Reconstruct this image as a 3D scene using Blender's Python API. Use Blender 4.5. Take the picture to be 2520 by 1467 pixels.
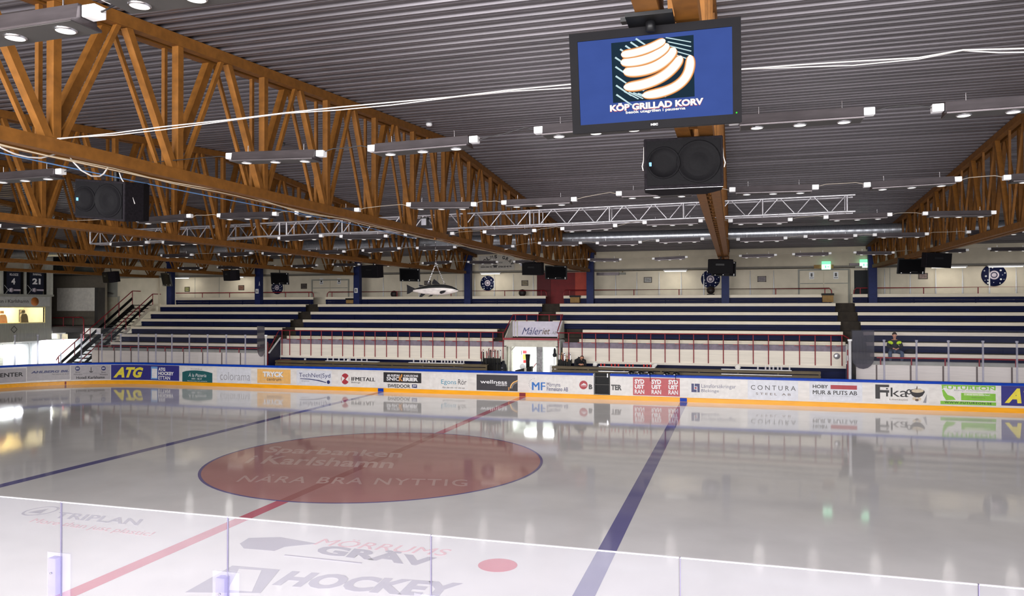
import bpy, bmesh, math, random
from mathutils import Vector, Matrix
PI = math.pi
random.seed(7)
for _o in list(bpy.data.objects):
    bpy.data.objects.remove(_o)
SC = bpy.context.scene
COL = SC.collection

# ---------------------------------------------------------------- camera
# Rink axes: X along the rink, Y across it (far boards at Y=15), Z up, ice at Z=0.
W, H = 2520, 1467
FPX = 1863.3
CAM = Vector((9.3623, -18.8281, 4.2225))
YAW, PITCH, ROLL = -0.2851, 0.0098, -0.0017
_cy, _sy, _cp, _sp = math.cos(YAW), math.sin(YAW), math.cos(PITCH), math.sin(PITCH)
FWD = Vector((_sy*_cp, _cy*_cp, _sp))
_r = Vector((_cy, -_sy, 0)); _u = _r.cross(FWD)
RIGHT = _r*math.cos(ROLL) + _u*math.sin(ROLL)
UP = _u*math.cos(ROLL) - _r*math.sin(ROLL)
cd = bpy.data.cameras.new('camera')
cam = bpy.data.objects.new('camera', cd); COL.objects.link(cam)
M = Matrix.Identity(4)
for i in range(3):
    M[i][0], M[i][1], M[i][2], M[i][3] = RIGHT[i], UP[i], -FWD[i], CAM[i]
cam.matrix_world = M
cd.sensor_width = 36.0
cd.lens = FPX*36.0/W
cd.clip_start, cd.clip_end = 0.05, 300
SC.camera = cam

# ---------------------------------------------------------------- light and exposure
SC.view_settings.view_transform = 'Standard'
SC.view_settings.look = 'None'
SC.view_settings.exposure = 0.0
SC.view_settings.gamma = 1.0
SC.view_settings.use_curve_mapping = False
world = bpy.data.worlds.new('hall_air'); SC.world = world
world.use_nodes = True
_bg = world.node_tree.nodes['Background']
_bg.inputs[0].default_value = (0.86, 0.90, 1.0, 1)
_bg.inputs[1].default_value = 0.4          # ambient fill; near and right walls left out to admit it

def area(name, loc, target, sx, sy, watt, col=(1, 1, 1)):
    l = bpy.data.lights.new(name, 'AREA'); l.shape = 'RECTANGLE'; l.size, l.size_y = sx, sy
    l.energy = watt; l.color = col
    o = bpy.data.objects.new(name, l); COL.objects.link(o); o.location = loc
    o.rotation_euler = (Vector(target)-Vector(loc)).to_track_quat('-Z', 'Y').to_euler()
    return o
area('near_stand_window_light', (6, -25.5, 5.2), (4, 2, 1.6), 22, 4.0, 11600, (1.0, 0.98, 0.965))
FILL_WATT = {'A0': 6, 'A': 6, 'B': 6, 'C': 6, 'D': 18, 'E': 110}

# ---------------------------------------------------------------- rays: a pixel of the photograph to a point on a real plane
def ray(px, py):
    return FWD + RIGHT*((px-W/2)/FPX) + UP*((H/2-py)/FPX)
def at_y(px, py, Y):
    d = ray(px, py); return CAM + d*((Y-CAM.y)/d.y)
def at_z(px, py, Z):
    d = ray(px, py); return CAM + d*((Z-CAM.z)/d.z)
def at_x(px, py, X):
    d = ray(px, py); return CAM + d*((X-CAM.x)/d.x)
def to_px(p):
    d = Vector(p)-CAM; z = d.dot(FWD)
    return (W/2+FPX*d.dot(RIGHT)/z, H/2-FPX*d.dot(UP)/z)

# ---------------------------------------------------------------- materials
def lin(c):
    return tuple((x/255/12.92 if x/255 <= 0.04045 else ((x/255+0.055)/1.055)**2.4) for x in c)
MATS = {}
def mat(name, rgb, rough=0.6, metal=0.0, var=0.06, scale=6.0, stretch=(1, 1, 1), bump=0.0, emit=0.0, spec=0.5, alpha=None):
    """principled surface; a noise texture varies its colour a little (wear, dust)"""
    if name in MATS: return MATS[name]
    m = bpy.data.materials.new(name); m.use_nodes = True
    nt = m.node_tree; b = nt.nodes['Principled BSDF']
    c = lin(rgb)
    b.inputs['Roughness'].default_value = rough; b.inputs['Metallic'].default_value = metal
    b.inputs['Specular IOR Level'].default_value = spec
    tc = nt.nodes.new('ShaderNodeTexCoord'); mp = nt.nodes.new('ShaderNodeMapping')
    mp.inputs['Scale'].default_value = stretch
    nz = nt.nodes.new('ShaderNodeTexNoise'); nz.inputs['Scale'].default_value = scale; nz.inputs['Detail'].default_value = 5
    nt.links.new(tc.outputs['Object'], mp.inputs[0]); nt.links.new(mp.outputs[0], nz.inputs['Vector'])
    rp = nt.nodes.new('ShaderNodeValToRGB')
    rp.color_ramp.elements[0].position, rp.color_ramp.elements[1].position = 0.3, 0.7
    rp.color_ramp.elements[0].color = (*[max(0, x*(1-var*2)) for x in c], 1)
    rp.color_ramp.elements[1].color = (*[min(1, x*(1+var)) for x in c], 1)
    nt.links.new(nz.outputs[0], rp.inputs[0]); nt.links.new(rp.outputs[0], b.inputs['Base Color'])
    if bump:
        bp = nt.nodes.new('ShaderNodeBump'); bp.inputs['Strength'].default_value = bump; bp.inputs['Distance'].default_value = 0.02
        nt.links.new(nz.outputs[0], bp.inputs['Height']); nt.links.new(bp.outputs[0], b.inputs['Normal'])
    if emit:
        nt.links.new(rp.outputs[0], b.inputs['Emission Color']); b.inputs['Emission Strength'].default_value = emit
    MATS[name] = m
    return m
def glow(name, rgb, strength=1.0, var=0.0):
    if name in MATS: return MATS[name]
    m = bpy.data.materials.new(name); m.use_nodes = True; nt = m.node_tree
    nt.nodes.remove(nt.nodes['Principled BSDF'])
    e = nt.nodes.new('ShaderNodeEmission'); e.inputs[0].default_value = (*lin(rgb), 1); e.inputs[1].default_value = strength
    if var:
        nz = nt.nodes.new('ShaderNodeTexNoise'); nz.inputs['Scale'].default_value = 4
        mr = nt.nodes.new('ShaderNodeMapRange'); mr.inputs[3].default_value = strength*(1-var); mr.inputs[4].default_value = strength*(1+var)
        nt.links.new(nz.outputs[0], mr.inputs[0]); nt.links.new(mr.outputs[0], e.inputs[1])
    nt.links.new(e.outputs[0], nt.nodes['Material Output'].inputs[0])
    MATS[name] = m
    return m
def clear(name, tint, haze, rough=0.02, ior=1.45):
    """acrylic glass: see-through with Fresnel reflection and a share of white haze for scratches and veiling reflections"""
    m = bpy.data.materials.new(name); m.use_nodes = True; nt = m.node_tree
    nt.nodes.remove(nt.nodes['Principled BSDF'])
    t = nt.nodes.new('ShaderNodeBsdfTransparent'); t.inputs[0].default_value = (*tint, 1)
    g = nt.nodes.new('ShaderNodeBsdfGlossy'); g.inputs['Roughness'].default_value = rough
    d = nt.nodes.new('ShaderNodeBsdfDiffuse'); d.inputs[0].default_value = (0.82, 0.82, 0.9, 1)
    tr = nt.nodes.new('ShaderNodeBsdfTranslucent'); tr.inputs[0].default_value = (0.82, 0.82, 0.9, 1)
    ad = nt.nodes.new('ShaderNodeMixShader'); ad.inputs[0].default_value = 0.5
    nt.links.new(d.outputs[0], ad.inputs[1]); nt.links.new(tr.outputs[0], ad.inputs[2])
    fr = nt.nodes.new('ShaderNodeFresnel'); fr.inputs[0].default_value = ior
    ge = nt.nodes.new('ShaderNodeNewGeometry'); inv = nt.nodes.new('ShaderNodeMath'); inv.operation = 'SUBTRACT'; inv.inputs[0].default_value = 1.0
    nt.links.new(ge.outputs['Backfacing'], inv.inputs[1]); fm = nt.nodes.new('ShaderNodeMath'); fm.operation = 'MULTIPLY'
    nt.links.new(fr.outputs[0], fm.inputs[0]); nt.links.new(inv.outputs[0], fm.inputs[1])
    m1 = nt.nodes.new('ShaderNodeMixShader'); m2 = nt.nodes.new('ShaderNodeMixShader')
    tc = nt.nodes.new('ShaderNodeTexCoord'); nz = nt.nodes.new('ShaderNodeTexNoise'); nz.inputs['Scale'].default_value = 1.3
    mr = nt.nodes.new('ShaderNodeMapRange'); mr.inputs[3].default_value = haze*0.75; mr.inputs[4].default_value = haze*1.25
    nt.links.new(tc.outputs['Object'], nz.inputs['Vector']); nt.links.new(nz.outputs[0], mr.inputs[0])
    nt.links.new(mr.outputs[0], m1.inputs[0]); nt.links.new(t.outputs[0], m1.inputs[1]); nt.links.new(ad.outputs[0], m1.inputs[2])
    nt.links.new(fm.outputs[0], m2.inputs[0]); nt.links.new(m1.outputs[0], m2.inputs[1]); nt.links.new(g.outputs[0], m2.inputs[2])
    nt.links.new(m2.outputs[0], nt.nodes['Material Output'].inputs[0])
    MATS[name] = m
    return m

# ---------------------------------------------------------------- mesh collecting
ORG = {}
def org(o):
    return ORG.get(o.name, Vector((0, 0, 0))) if o else Vector((0, 0, 0))
class MB:
    """collects shapes in world coordinates, then links them as ONE mesh object"""
    def __init__(s): s.v, s.f, s.mi, s.sm = [], [], [], []
    def add(s, vs, fs, mi=0, smooth=False):
        n = len(s.v); s.v += [Vector(p) for p in vs]
        for f in fs: s.f.append([n+i for i in f]); s.mi.append(mi); s.sm.append(smooth)
        return s
    def box(s, a, b, mi=0):
        (x0, y0, z0), (x1, y1, z1) = a, b
        return s.add([(x0,y0,z0),(x1,y0,z0),(x1,y1,z0),(x0,y1,z0),(x0,y0,z1),(x1,y0,z1),(x1,y1,z1),(x0,y1,z1)],
                     [(0,3,2,1),(4,5,6,7),(0,1,5,4),(1,2,6,5),(2,3,7,6),(3,0,4,7)], mi)
    def cbox(s, c, d, mi=0):
        return s.box([c[i]-d[i]/2 for i in range(3)], [c[i]+d[i]/2 for i in range(3)], mi)
    def beam(s, p, q, w, h, up=(0, 0, 1), mi=0):
        p, q = Vector(p), Vector(q); t = (q-p).normalized(); sd = t.cross(Vector(up))
        if sd.length < 1e-4: sd = t.cross(Vector((0, 1, 0)))
        sd.normalize(); u2 = sd.cross(t)
        vs = [e+sd*a*w/2+u2*b*h/2 for e in (p, q) for a, b in ((-1,-1),(1,-1),(1,1),(-1,1))]
        return s.add(vs, [(0,3,2,1),(4,5,6,7),(0,1,5,4),(1,2,6,5),(2,3,7,6),(3,0,4,7)], mi)
    def tube(s, pts, r, n=8, mi=0, caps=True):
        pts = [Vector(p) for p in pts]; rs = r if isinstance(r, (list, tuple)) else [r]*len(pts)
        vs, fs = [], []
        t0 = (pts[1]-pts[0]).normalized(); ref = Vector((0,0,1)) if abs(t0.z) < 0.9 else Vector((1,0,0))
        for i, p in enumerate(pts):
            t = (pts[min(i+1, len(pts)-1)]-pts[max(i-1, 0)]).normalized()
            a = t.cross(ref).normalized(); b = a.cross(t)
            vs += [p+(a*math.cos(2*PI*k/n)+b*math.sin(2*PI*k/n))*rs[i] for k in range(n)]
        for i in range(len(pts)-1):
            for k in range(n):
                fs.append((i*n+k, i*n+(k+1)%n, (i+1)*n+(k+1)%n, (i+1)*n+k))
        s.add(vs, fs, mi, True)
        if caps:
            L = (len(pts)-1)*n
            s.add(vs[:n], [tuple(range(n))], mi); s.add(vs[L:], [tuple(range(n-1, -1, -1))], mi)
        return s
    def lathe(s, c, prof, n=20, axis='Z', mi=0):
        c = Vector(c); vs, fs = [], []
        for r, h in prof:
            for k in range(n):
                a = 2*PI*k/n; x, y = r*math.cos(a), r*math.sin(a)
                vs.append(c+Vector({'Z': (x, y, h), 'Y': (x, h, y), 'X': (h, x, y)}[axis]))
        for i in range(len(prof)-1):
            for k in range(n):
                fs.append((i*n+k, i*n+(k+1)%n, (i+1)*n+(k+1)%n, (i+1)*n+k))
        return s.add(vs, fs, mi, True)
    def prism(s, poly, fn, d0, d1, mi=0):
        """poly of (u,v); fn(u,v,d)->point; extruded from d0 to d1"""
        n = len(poly)
        vs = [fn(u, v, d0) for u, v in poly]+[fn(u, v, d1) for u, v in poly]
        return s.add(vs, [tuple(range(n-1, -1, -1)), tuple(range(n, 2*n))]+[(i, (i+1)%n, n+(i+1)%n, n+i) for i in range(n)], mi)
    def build(s, name, m, parent=None, bevel=0.0, weld=False):
        me = bpy.data.meshes.new(name); o0 = org(parent)
        me.from_pydata([p-o0 for p in s.v], [], s.f)
        ms = m if isinstance(m, (list, tuple)) else [m]
        for x in ms: me.materials.append(x)
        for i, p in enumerate(me.polygons): p.material_index = s.mi[i]; p.use_smooth = s.sm[i]
        bm = bmesh.new(); bm.from_mesh(me)
        if weld: bmesh.ops.remove_doubles(bm, verts=bm.verts, dist=1e-4)
        bmesh.ops.recalc_face_normals(bm, faces=bm.faces)
        bm.to_mesh(me); bm.free()
        o = bpy.data.objects.new(name, me); COL.objects.link(o)
        if parent: o.parent = parent; ORG[o.name] = o0
        if bevel:
            b = o.modifiers.new('bevel', 'BEVEL'); b.width = bevel; b.segments = 2; b.limit_method = 'ANGLE'
        return o
def tag(o, label=None, cat=None, group=None, kind=None):
    if label: o['label'] = label
    if cat: o['category'] = cat
    if group: o['group'] = group
    if kind: o['kind'] = kind
    return o
def thing(name, label, cat, loc=(0, 0, 0), group=None, kind=None):
    o = bpy.data.objects.new(name, None); COL.objects.link(o); o.location = loc; o.empty_display_size = 0.2
    ORG[o.name] = Vector(loc)
    return tag(o, label, cat, group, kind)
def struct(o): o['kind'] = 'structure'; return o
def dup(root, loc, label=None, group=None, rotz=None):
    r = root.copy(); COL.objects.link(r); r.location = loc
    if rotz is not None: r.rotation_euler = (0, 0, rotz)
    if label: r['label'] = label
    if group: r['group'] = group
    for ch in list(root.children):
        c = ch.copy(); COL.objects.link(c); c.parent = r
        for g in list(ch.children):
            d = g.copy(); COL.objects.link(d); d.parent = c
    return r
ORD = ['first', 'second', 'third', 'fourth', 'fifth', 'sixth', 'seventh', 'eighth', 'ninth', 'tenth', 'eleventh', 'twelfth',
       'thirteenth', 'fourteenth', 'fifteenth', 'sixteenth', 'seventeenth', 'eighteenth', 'nineteenth', 'twentieth']

# ---------------------------------------------------------------- lettering
_TX = {}
def text_geo(body, bold=0.0, shear=0.0, space=1.0, line=1.0, align='LEFT'):
    bold = min(bold, .0 if 'M' in body else (.024 if any(q in body for q in 'NW') else .05))
    key = (body, bold, shear, space, line, align)
    if key not in _TX:
        cu = bpy.data.curves.new('lettering', 'FONT'); cu.body = body; cu.offset = bold; cu.shear = shear
        cu.space_character = space; cu.space_line = line; cu.align_x = align; cu.resolution_u = 3
        o = bpy.data.objects.new('lettering', cu); COL.objects.link(o)
        bpy.context.view_layer.update()
        me = bpy.data.meshes.new_from_object(o.evaluated_get(bpy.context.evaluated_depsgraph_get()))
        vs = [(v.co.x, v.co.y) for v in me.vertices]; fs = [tuple(p.vertices) for p in me.polygons]
        bpy.data.objects.remove(o); bpy.data.curves.remove(cu); bpy.data.meshes.remove(me)
        x0, x1 = min(v[0] for v in vs), max(v[0] for v in vs); y0, y1 = min(v[1] for v in vs), max(v[1] for v in vs)
        _TX[key] = ([((x-x0)/(x1-x0), (y-y0)/(y1-y0)) for x, y in vs], fs)
    return _TX[key]
def lettering(body, m, parent, fn, name='lettering', **kw):
    vs, fs = text_geo(body, **kw)
    mb = MB(); mb.add([fn(u, v) for u, v in vs], fs)
    return mb.build(name, m, parent)
def quad_fn(p00, p10, p01, off=(0, 0, 0)):
    p00, p10, p01, off = Vector(p00), Vector(p10), Vector(p01), Vector(off)
    return lambda u, v: p00+(p10-p00)*u+(p01-p00)*v+off
# ---------------------------------------------------------------- the palette
m_steel = mat('ochre_painted_steel', (116, 74, 28), 0.6, 0.0, 0.12, 9, spec=0.25)
m_deck = mat('galvanised_deck', (110, 106, 112), 0.34, 0.45, 0.2, 1.6, (0.12, 3.0, 1.0), 0.0)
m_navy = mat('navy_paint', (20, 26, 62), 0.55, 0, 0.15, 4, (0.4, 2, 2), spec=0.12)
m_colblue = mat('column_blue_paint', (32, 42, 88), 0.55, 0, 0.1, 5, spec=0.2)
m_seat = mat('bench_white_paint', (228, 217, 196), 0.5, 0, 0.05, 5, (0.3, 3, 3))
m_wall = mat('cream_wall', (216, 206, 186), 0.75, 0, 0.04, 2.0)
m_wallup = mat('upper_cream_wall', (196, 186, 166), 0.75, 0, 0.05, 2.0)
m_blockwall = mat('white_plank_wall', (228, 220, 208), 0.7, 0, 0.04, 3, (0.3, 1, 6))
m_mauve = mat('mauve_concrete', (128, 118, 132), 0.8, 0, 0.12, 5)
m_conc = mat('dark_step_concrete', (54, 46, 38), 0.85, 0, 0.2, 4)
m_floor = mat('hall_concrete', (168, 163, 158), 0.8, 0, 0.15, 2)  # tone raised to bounce light up onto the near roof deck
m_red = mat('red_rail_paint', (140, 24, 38), 0.45, 0, 0.12, 9)
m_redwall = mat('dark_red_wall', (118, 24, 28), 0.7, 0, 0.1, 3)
m_orange = mat('orange_red_panel', (176, 66, 50), 0.7, 0, 0.08, 3)
m_black = mat('black_plastic', (13, 13, 16), 0.5, 0, 0.2, 12, spec=0.2)
m_blackcloth = mat('black_speaker_carpet', (22, 19, 23), 0.85, 0, 0.25, 30, spec=0.1)
m_grille = mat('black_grille', (10, 9, 12), 0.7, 0, 0.2, 60, spec=0.1)
m_silver = mat('bare_aluminium', (196, 194, 200), 0.3, 0.6, 0.1, 6)
m_chrome = mat('chrome_steel', (200, 200, 205), 0.2, 1.0, 0.08, 6)
m_zinc = mat('spiral_duct_zinc', (176, 180, 188), 0.3, 0.8, 0.12, 5, (6, 1, 1))
m_lamphouse = mat('lamp_housing_grey', (88, 82, 85), 0.33, 0.75, 0.12, 6, (0.5, 3, 3))
m_white = mat('white_plastic', (228, 228, 230), 0.45, 0, 0.04, 8)
m_board = mat('white_dasher_board', (226, 221, 218), 0.35, 0, 0.07, 3, (0.6, 2, 2))
m_kick = mat('yellow_kick_plate', (250, 172, 6), 0.4, 0, 0.06, 5, (0.3, 2, 2))
m_cap = mat('blue_cap_rail', (4, 62, 176), 0.45, 0, 0.08, 5, spec=0.2)
m_wood = mat('olive_bench_wood', (92, 78, 52), 0.6, 0, 0.22, 5, (0.4, 6, 6))
m_card = mat('cardboard', (150, 118, 70), 0.8, 0, 0.1, 8)
m_skin = mat('skin', (196, 142, 116), 0.6, 0, 0.06, 9)
m_jacket = mat('black_jacket_cloth', (20, 20, 28), 0.8, 0, 0.2, 20)
m_hair = mat('brown_hair', (58, 42, 32), 0.7, 0, 0.2, 40)
m_hivis = mat('hi_vis_yellow', (190, 220, 20), 0.7, 0, 0.08, 20)
m_jean = mat('blue_denim', (70, 84, 106), 0.85, 0, 0.15, 30)
m_cable = mat('white_cable', (186, 182, 180), 0.5, 0, 0.05, 8)
m_bcable = mat('blue_cable', (90, 130, 180), 0.5, 0, 0.05, 8)
m_kcable = mat('black_cable', (30, 28, 30), 0.5, 0, 0.1, 8)
m_grey = mat('grey_cladding', (150, 150, 142), 0.7, 0, 0.08, 3, (1, 8, 0.4))
m_dkgrey = mat('dark_grey_panel', (58, 55, 54), 0.75, 0, 0.12, 3)
m_lamp = glow('lamp_glass', (255, 252, 246), 1.6)
m_tube = glow('fluorescent_tube', (255, 250, 236), 2.2)
m_acryl = clear('scratched_acrylic', (0.97, 0.97, 1.0), 0.008)
m_nearacryl = clear('near_scratch_veil_acrylic', (0.98, 0.98, 1.0), 0.055)  # white haze puts scratches and a veil of reflected light into the panel
m_edge = mat('polished_acrylic_edge', (232, 230, 240), 0.25, 0, 0.03, 5, emit=0.0)
m_smoke = clear('smoky_acrylic', (0.42, 0.40, 0.44), 0.10)
# ---------------------------------------------------------------- ice with its painted lines
def ice_mat(name, rgb, rough=0.06, scr=0.012):
    m = mat(name, rgb, rough, 0, 0.04, 0.7, (1, 1, 1)); nt = m.node_tree; b = nt.nodes['Principled BSDF']
    b.inputs['IOR'].default_value = 1.33
    tc = nt.nodes.new('ShaderNodeTexCoord'); nz = nt.nodes.new('ShaderNodeTexNoise'); nz.inputs['Scale'].default_value = 2.2; nz.inputs['Detail'].default_value = 6
    bp = nt.nodes.new('ShaderNodeBump'); bp.inputs['Strength'].default_value = scr; bp.inputs['Distance'].default_value = 0.02
    nt.links.new(tc.outputs['Object'], nz.inputs['Vector']); nt.links.new(nz.outputs[0], bp.inputs['Height']); nt.links.new(bp.outputs[0], b.inputs['Normal'])
    return m
m_ice = ice_mat('white_ice', (242, 239, 240))
m_icered = ice_mat('red_line_under_ice', (220, 128, 144))
m_iceblue = ice_mat('blue_line_under_ice', (126, 122, 172))
m_icedisc = ice_mat('brown_red_disc_under_ice', (206, 154, 152))
m_icedot = ice_mat('red_dot_under_ice', (226, 110, 130))
m_iceink = ice_mat('grey_lettering_under_ice', (190, 185, 200))
m_icepink = ice_mat('pink_lettering_under_ice', (240, 184, 192))
m_icewhite = ice_mat('white_lettering_under_ice', (226, 190, 186))
m_icedark = ice_mat('dark_lettering_under_ice', (172, 166, 182))

XL, YB, RC = -27.8, 15.0, 7.0                       # rink end, far boards, corner radius
CX, CY = XL+RC, YB-RC
def bpath(S):
    """along the far boards: S equals X on the straight, arc length round the corner; returns point, inward normal"""
    if S >= CX: return Vector((S, YB, 0)), Vector((0, -1, 0))
    th = (CX-S)/RC
    if th <= PI/2: return Vector((CX-RC*math.sin(th), CY+RC*math.cos(th), 0)), Vector((math.sin(th), -math.cos(th), 0))
    return Vector((XL, CY-RC*(th-PI/2), 0)), Vector((1, 0, 0))
def bS(px, z=0.6):
    lo, hi = CX-RC*PI/2-4, 40.0
    for _ in range(50):
        mid = (lo+hi)/2; p = bpath(mid)[0]; p.z = z
        if to_px(p)[0] < px: lo = mid
        else: hi = mid
    return (lo+hi)/2
def bz(S, py):
    """height on the boards where they cross image row py"""
    p = bpath(S)[0]; a = to_px(p)[1]; p.z = 1.0; b = to_px(p)[1]
    return (a-py)/(a-b)
S_LIST = [CX-RC*PI/2-3]+[CX-RC*PI/2*(1-i/70) for i in range(71)]+[28.0]

mb = MB(); pts = [bpath(s)[0] for s in S_LIST]+[Vector((28, -15, 0)), Vector((XL, -15, 0))]
mb.add(pts, [tuple(range(len(pts)))])
ice = struct(mb.build('ice_surface', m_ice)); tag(ice, 'pale grey reflecting ice sheet of the rink', 'ice')
def ring(r0, r1, z, n=96):
    mb = MB(); vs = []
    for k in range(n):
        a = 2*PI*k/n; vs += [(r0*math.cos(a), r0*math.sin(a), z), (r1*math.cos(a), r1*math.sin(a), z)]
    return mb.add(vs, [(2*k, 2*k+1, (2*k+3) % (2*n), (2*k+2) % (2*n)) for k in range(n)])
def disc(c, r, z, n=64, sq=1.0):
    return MB().add([(c[0]+r*math.cos(2*PI*k/n), c[1]+r*sq*math.sin(2*PI*k/n), z) for k in range(n)], [tuple(range(n))])
disc((0, 0), 4.47, 0.003).build('centre_circle', m_icedisc, ice)
ring(4.45, 4.52, 0.0045).build('circle_border', ice_mat('pale_violet_ring', (134, 124, 172)), ice)
MB().add([(-.15,-15,.002),(.15,-15,.002),(.15,15,.002),(-.15,15,.002)], [(0,1,2,3)]).build('red_line', m_icered, ice)
MB().add([(-.13,-4.43,.0036),(.13,-4.43,.0036),(.13,4.43,.0036),(-.13,4.43,.0036)], [(0,1,2,3)]).build('red_line', ice_mat('red_line_over_disc', (190, 130, 128)), ice)
for bx in (-7.2, 7.25):
    MB().add([(bx-.16,-15,.002),(bx+.16,-15,.002),(bx+.16,15,.002),(bx-.16,15,.002)], [(0,1,2,3)]).build('blue_line', m_iceblue, ice)
disc((5.66, -7.05), 0.32, 0.003, 48).build('faceoff_dot', m_icedot, ice)
disc((-5.7, -7.05), 0.3, 0.003, 48).build('faceoff_dot', m_icedot, ice)
def ice_text(body, pl, pr, pt, m, z=0.005, **kw):
    a, b, c = at_z(*pl, z), at_z(*pr, z), at_z(*pt, z)
    lettering(body, m, ice, quad_fn(a, b, c), **kw)
ice_text('NÄRA BRA NYTTIG', (580, 1186), (1150, 1197), (606, 1167), m_icewhite, bold=0.01, space=1.15)
ice_text('Sparbanken', (640, 1118), (985, 1132), (668, 1098), m_icewhite, bold=0.02)
ice_text('i Karlshamn', (600, 1140), (965, 1153), (628, 1120), m_icewhite, bold=0.02)
ice_text('TRIPLAN', (128, 1274), (338, 1293), (148, 1260), m_iceink, bold=0.03)
ice_text('More than just plastic!', (66, 1288), (372, 1324), (84, 1275), m_icepink, bold=0.03, shear=0.3)
ice_text('MÖRRUMS', (770, 1340), (1100, 1369), (795, 1322), m_icepink, bold=0.03, shear=0.2)
ice_text('GRÄV', (770, 1362), (1060, 1396), (800, 1337), m_icedark, bold=0.09)
ice_text('HOCKEY', (668, 1440), (1110, 1474), (720, 1405), m_iceink, bold=0.05)
c = [at_z(*p, 0.005) for p in ((455, 1458), (572, 1392), (688, 1402), (640, 1460))]
MB().add(c, [(0,1,2,3)]).build('logo', m_iceink, ice)
ice_text('1', (560, 1452), (620, 1456), (588, 1400), m_ice, 0.007, bold=0.08)
c = [at_z(*p, 0.005) for p in ((590, 1338), (612, 1324), (690, 1322), (780, 1338), (700, 1346), (675, 1356), (640, 1353), (600, 1350))]
MB().add(c, [tuple(range(8))]).build('logo', m_icedark, ice)
a, b = at_z(700, 1366, .005), at_z(890, 1386, .005); MB().beam(a, b, .05, .002).build('logo', m_icedark, ice)
# the oval with a triangle in front of the grey lettering
a = at_z(100, 1258, 0)
mb = MB(); vs = []
for k in range(40):
    t = 2*PI*k/40; vs += [(a.x+.27*math.cos(t), a.y+.30*math.sin(t), .004), (a.x+.31*math.cos(t), a.y+.35*math.sin(t), .004)]
mb.add(vs, [(2*k, 2*k+1, (2*k+3) % 80, (2*k+2) % 80) for k in range(40)])
mb.add([(a.x-.16, a.y-.16, .004), (a.x+.16, a.y-.16, .004), (a.x, a.y+.2, .004)], [(0, 1, 2)]); mb.build('logo', m_icedark, ice)

# ---------------------------------------------------------------- hall floor, roof deck, walls
struct(MB().box((-40, -30, -0.25), (34, 26, -0.02)).build('floor', m_floor))
def roof_z(y): return 8.72-0.0705*abs(y)
mb = MB()
for sgn in (-1, 1):
    prof = []; y = 0.0; P = 0.30
    while y < 23.7:
        for dy, dz in ((0, 0), (.05, 0), (.06, .012), (.075, .012), (.085, 0), (.13, 0), (.165, .085), (.265, .085)):
            if y+dy < 23.8: prof.append((sgn*(y+dy), roof_z(y+dy)+dz))
        y += P
    n = len(prof); vs = [(-37, a, b) for a, b in prof]+[(32, a, b) for a, b in prof]
    mb.add(vs, [(i, i+1, n+i+1, n+i) for i in range(n-1)])
struct(mb.build('ceiling', m_deck))
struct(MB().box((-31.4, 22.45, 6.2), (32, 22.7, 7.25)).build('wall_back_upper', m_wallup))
struct(MB().box((-31.4, 22.38, 6.12), (32, 23.6, 6.2)).build('trim_1', mat('soffit_grey', (120, 116, 108), 0.7)))
struct(MB().box((-31.4, 23.6, 3.8), (32, 23.8, 7.2)).build('wall_back', m_wall))
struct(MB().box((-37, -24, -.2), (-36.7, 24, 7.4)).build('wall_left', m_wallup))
struct(MB().box((-36.7, 23.6, -.2), (-31.4, 23.8, 7.2)).build('wall_corner', m_grey))

# terraces: row k (1 = top) has its seat at (ROWY, ROWZ)
def ROWY(k): return 18.0+0.75*(6-k)
def ROWZ(k): return 2.55+0.44*(6-k)
TUN = (-1.70, 1.06)
mb = MB()
for k in range(1, 7):
    y1 = ROWY(k-1)+.08 if k > 1 else 23.6
    for xa, xb in ((-26.3, TUN[0]), (TUN[1], 32)):
        mb.box((xa, ROWY(k)+.08, 0), (xb, y1, ROWZ(k)-.44))
    if k <= 4: mb.box((TUN[0], ROWY(k)+.08 if k < 4 else 19.2, 2.5), (TUN[1], y1, ROWZ(k)-.44))
for xa, xb in ((-26.3, -14.75), (14.35, 32)):
    mb.box((xa, 17.33, 0), (xb, 18.08, 1.67)); mb.box((xa, 16.45, 0), (xb, 17.33, 1.2))
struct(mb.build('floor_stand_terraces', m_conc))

# wall behind the team benches
for xa, xb, nm in ((-14.62, TUN[0]-.02, 'wall_bench_left'), (TUN[1]+.22, 14.2, 'wall_bench_right')):
    mb = MB()
    mb.box((xa, 17.6, 0), (xb, 17.9, 1.42), 0)
    mb.box((xa, 17.56, 1.42), (xb, 17.9, 2.14), 1)
    mb.box((xa, 17.48, 1.40), (xb, 17.6, 1.50), 1)
    mb.box((xa, 17.62, 2.14), (xb, 17.95, 2.40), 2)
    struct(mb.build(nm, [m_navy, m_blockwall, m_mauve]))
# low white front walls with joints, left and right of the benches
m_joint = mat('dark_joint', (110, 98, 92), 0.8)
for xa, xb, nm, jl in ((-26.2, -14.75, 'wall_front_left', (243, 282, 323, 365, 408, 452, 499, 546, 592)), (14.35, 32, 'wall_front_right', (2157, 2241, 2321, 2404, 2490))):
    mb = MB(); mb.box((xa, 16.3, 0), (xb, 16.5, 1.68), 0); mb.box((xa, 16.46, 1.68), (xb, 16.62, 1.83), 1)
    for px in jl:
        x = at_y(px, 910, 16.3).x; mb.box((x-.03, 16.285, .3), (x+.03, 16.302, 1.68), 2)
    struct(mb.build(nm, [m_blockwall, m_grey, m_joint]))

# battens on the back wall
for i, px in enumerate((1515, 1567, 1622, 1676, 1732, 1846, 1904, 2177, 2240, 2303, 2369, 2435, 2501, 1168, 1216, 1263, 1312, 943, 987, 1031, 1076, 1122)):
    a = at_y(px, 680, 23.5).x
    struct(MB().lathe((a, 23.52, 4.3), [(.0, 0), (.045, 0), (.035, .9), (.012, 1.75), (0, 1.75)], 8).build('trim_%d' % (i+2), m_white))
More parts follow.
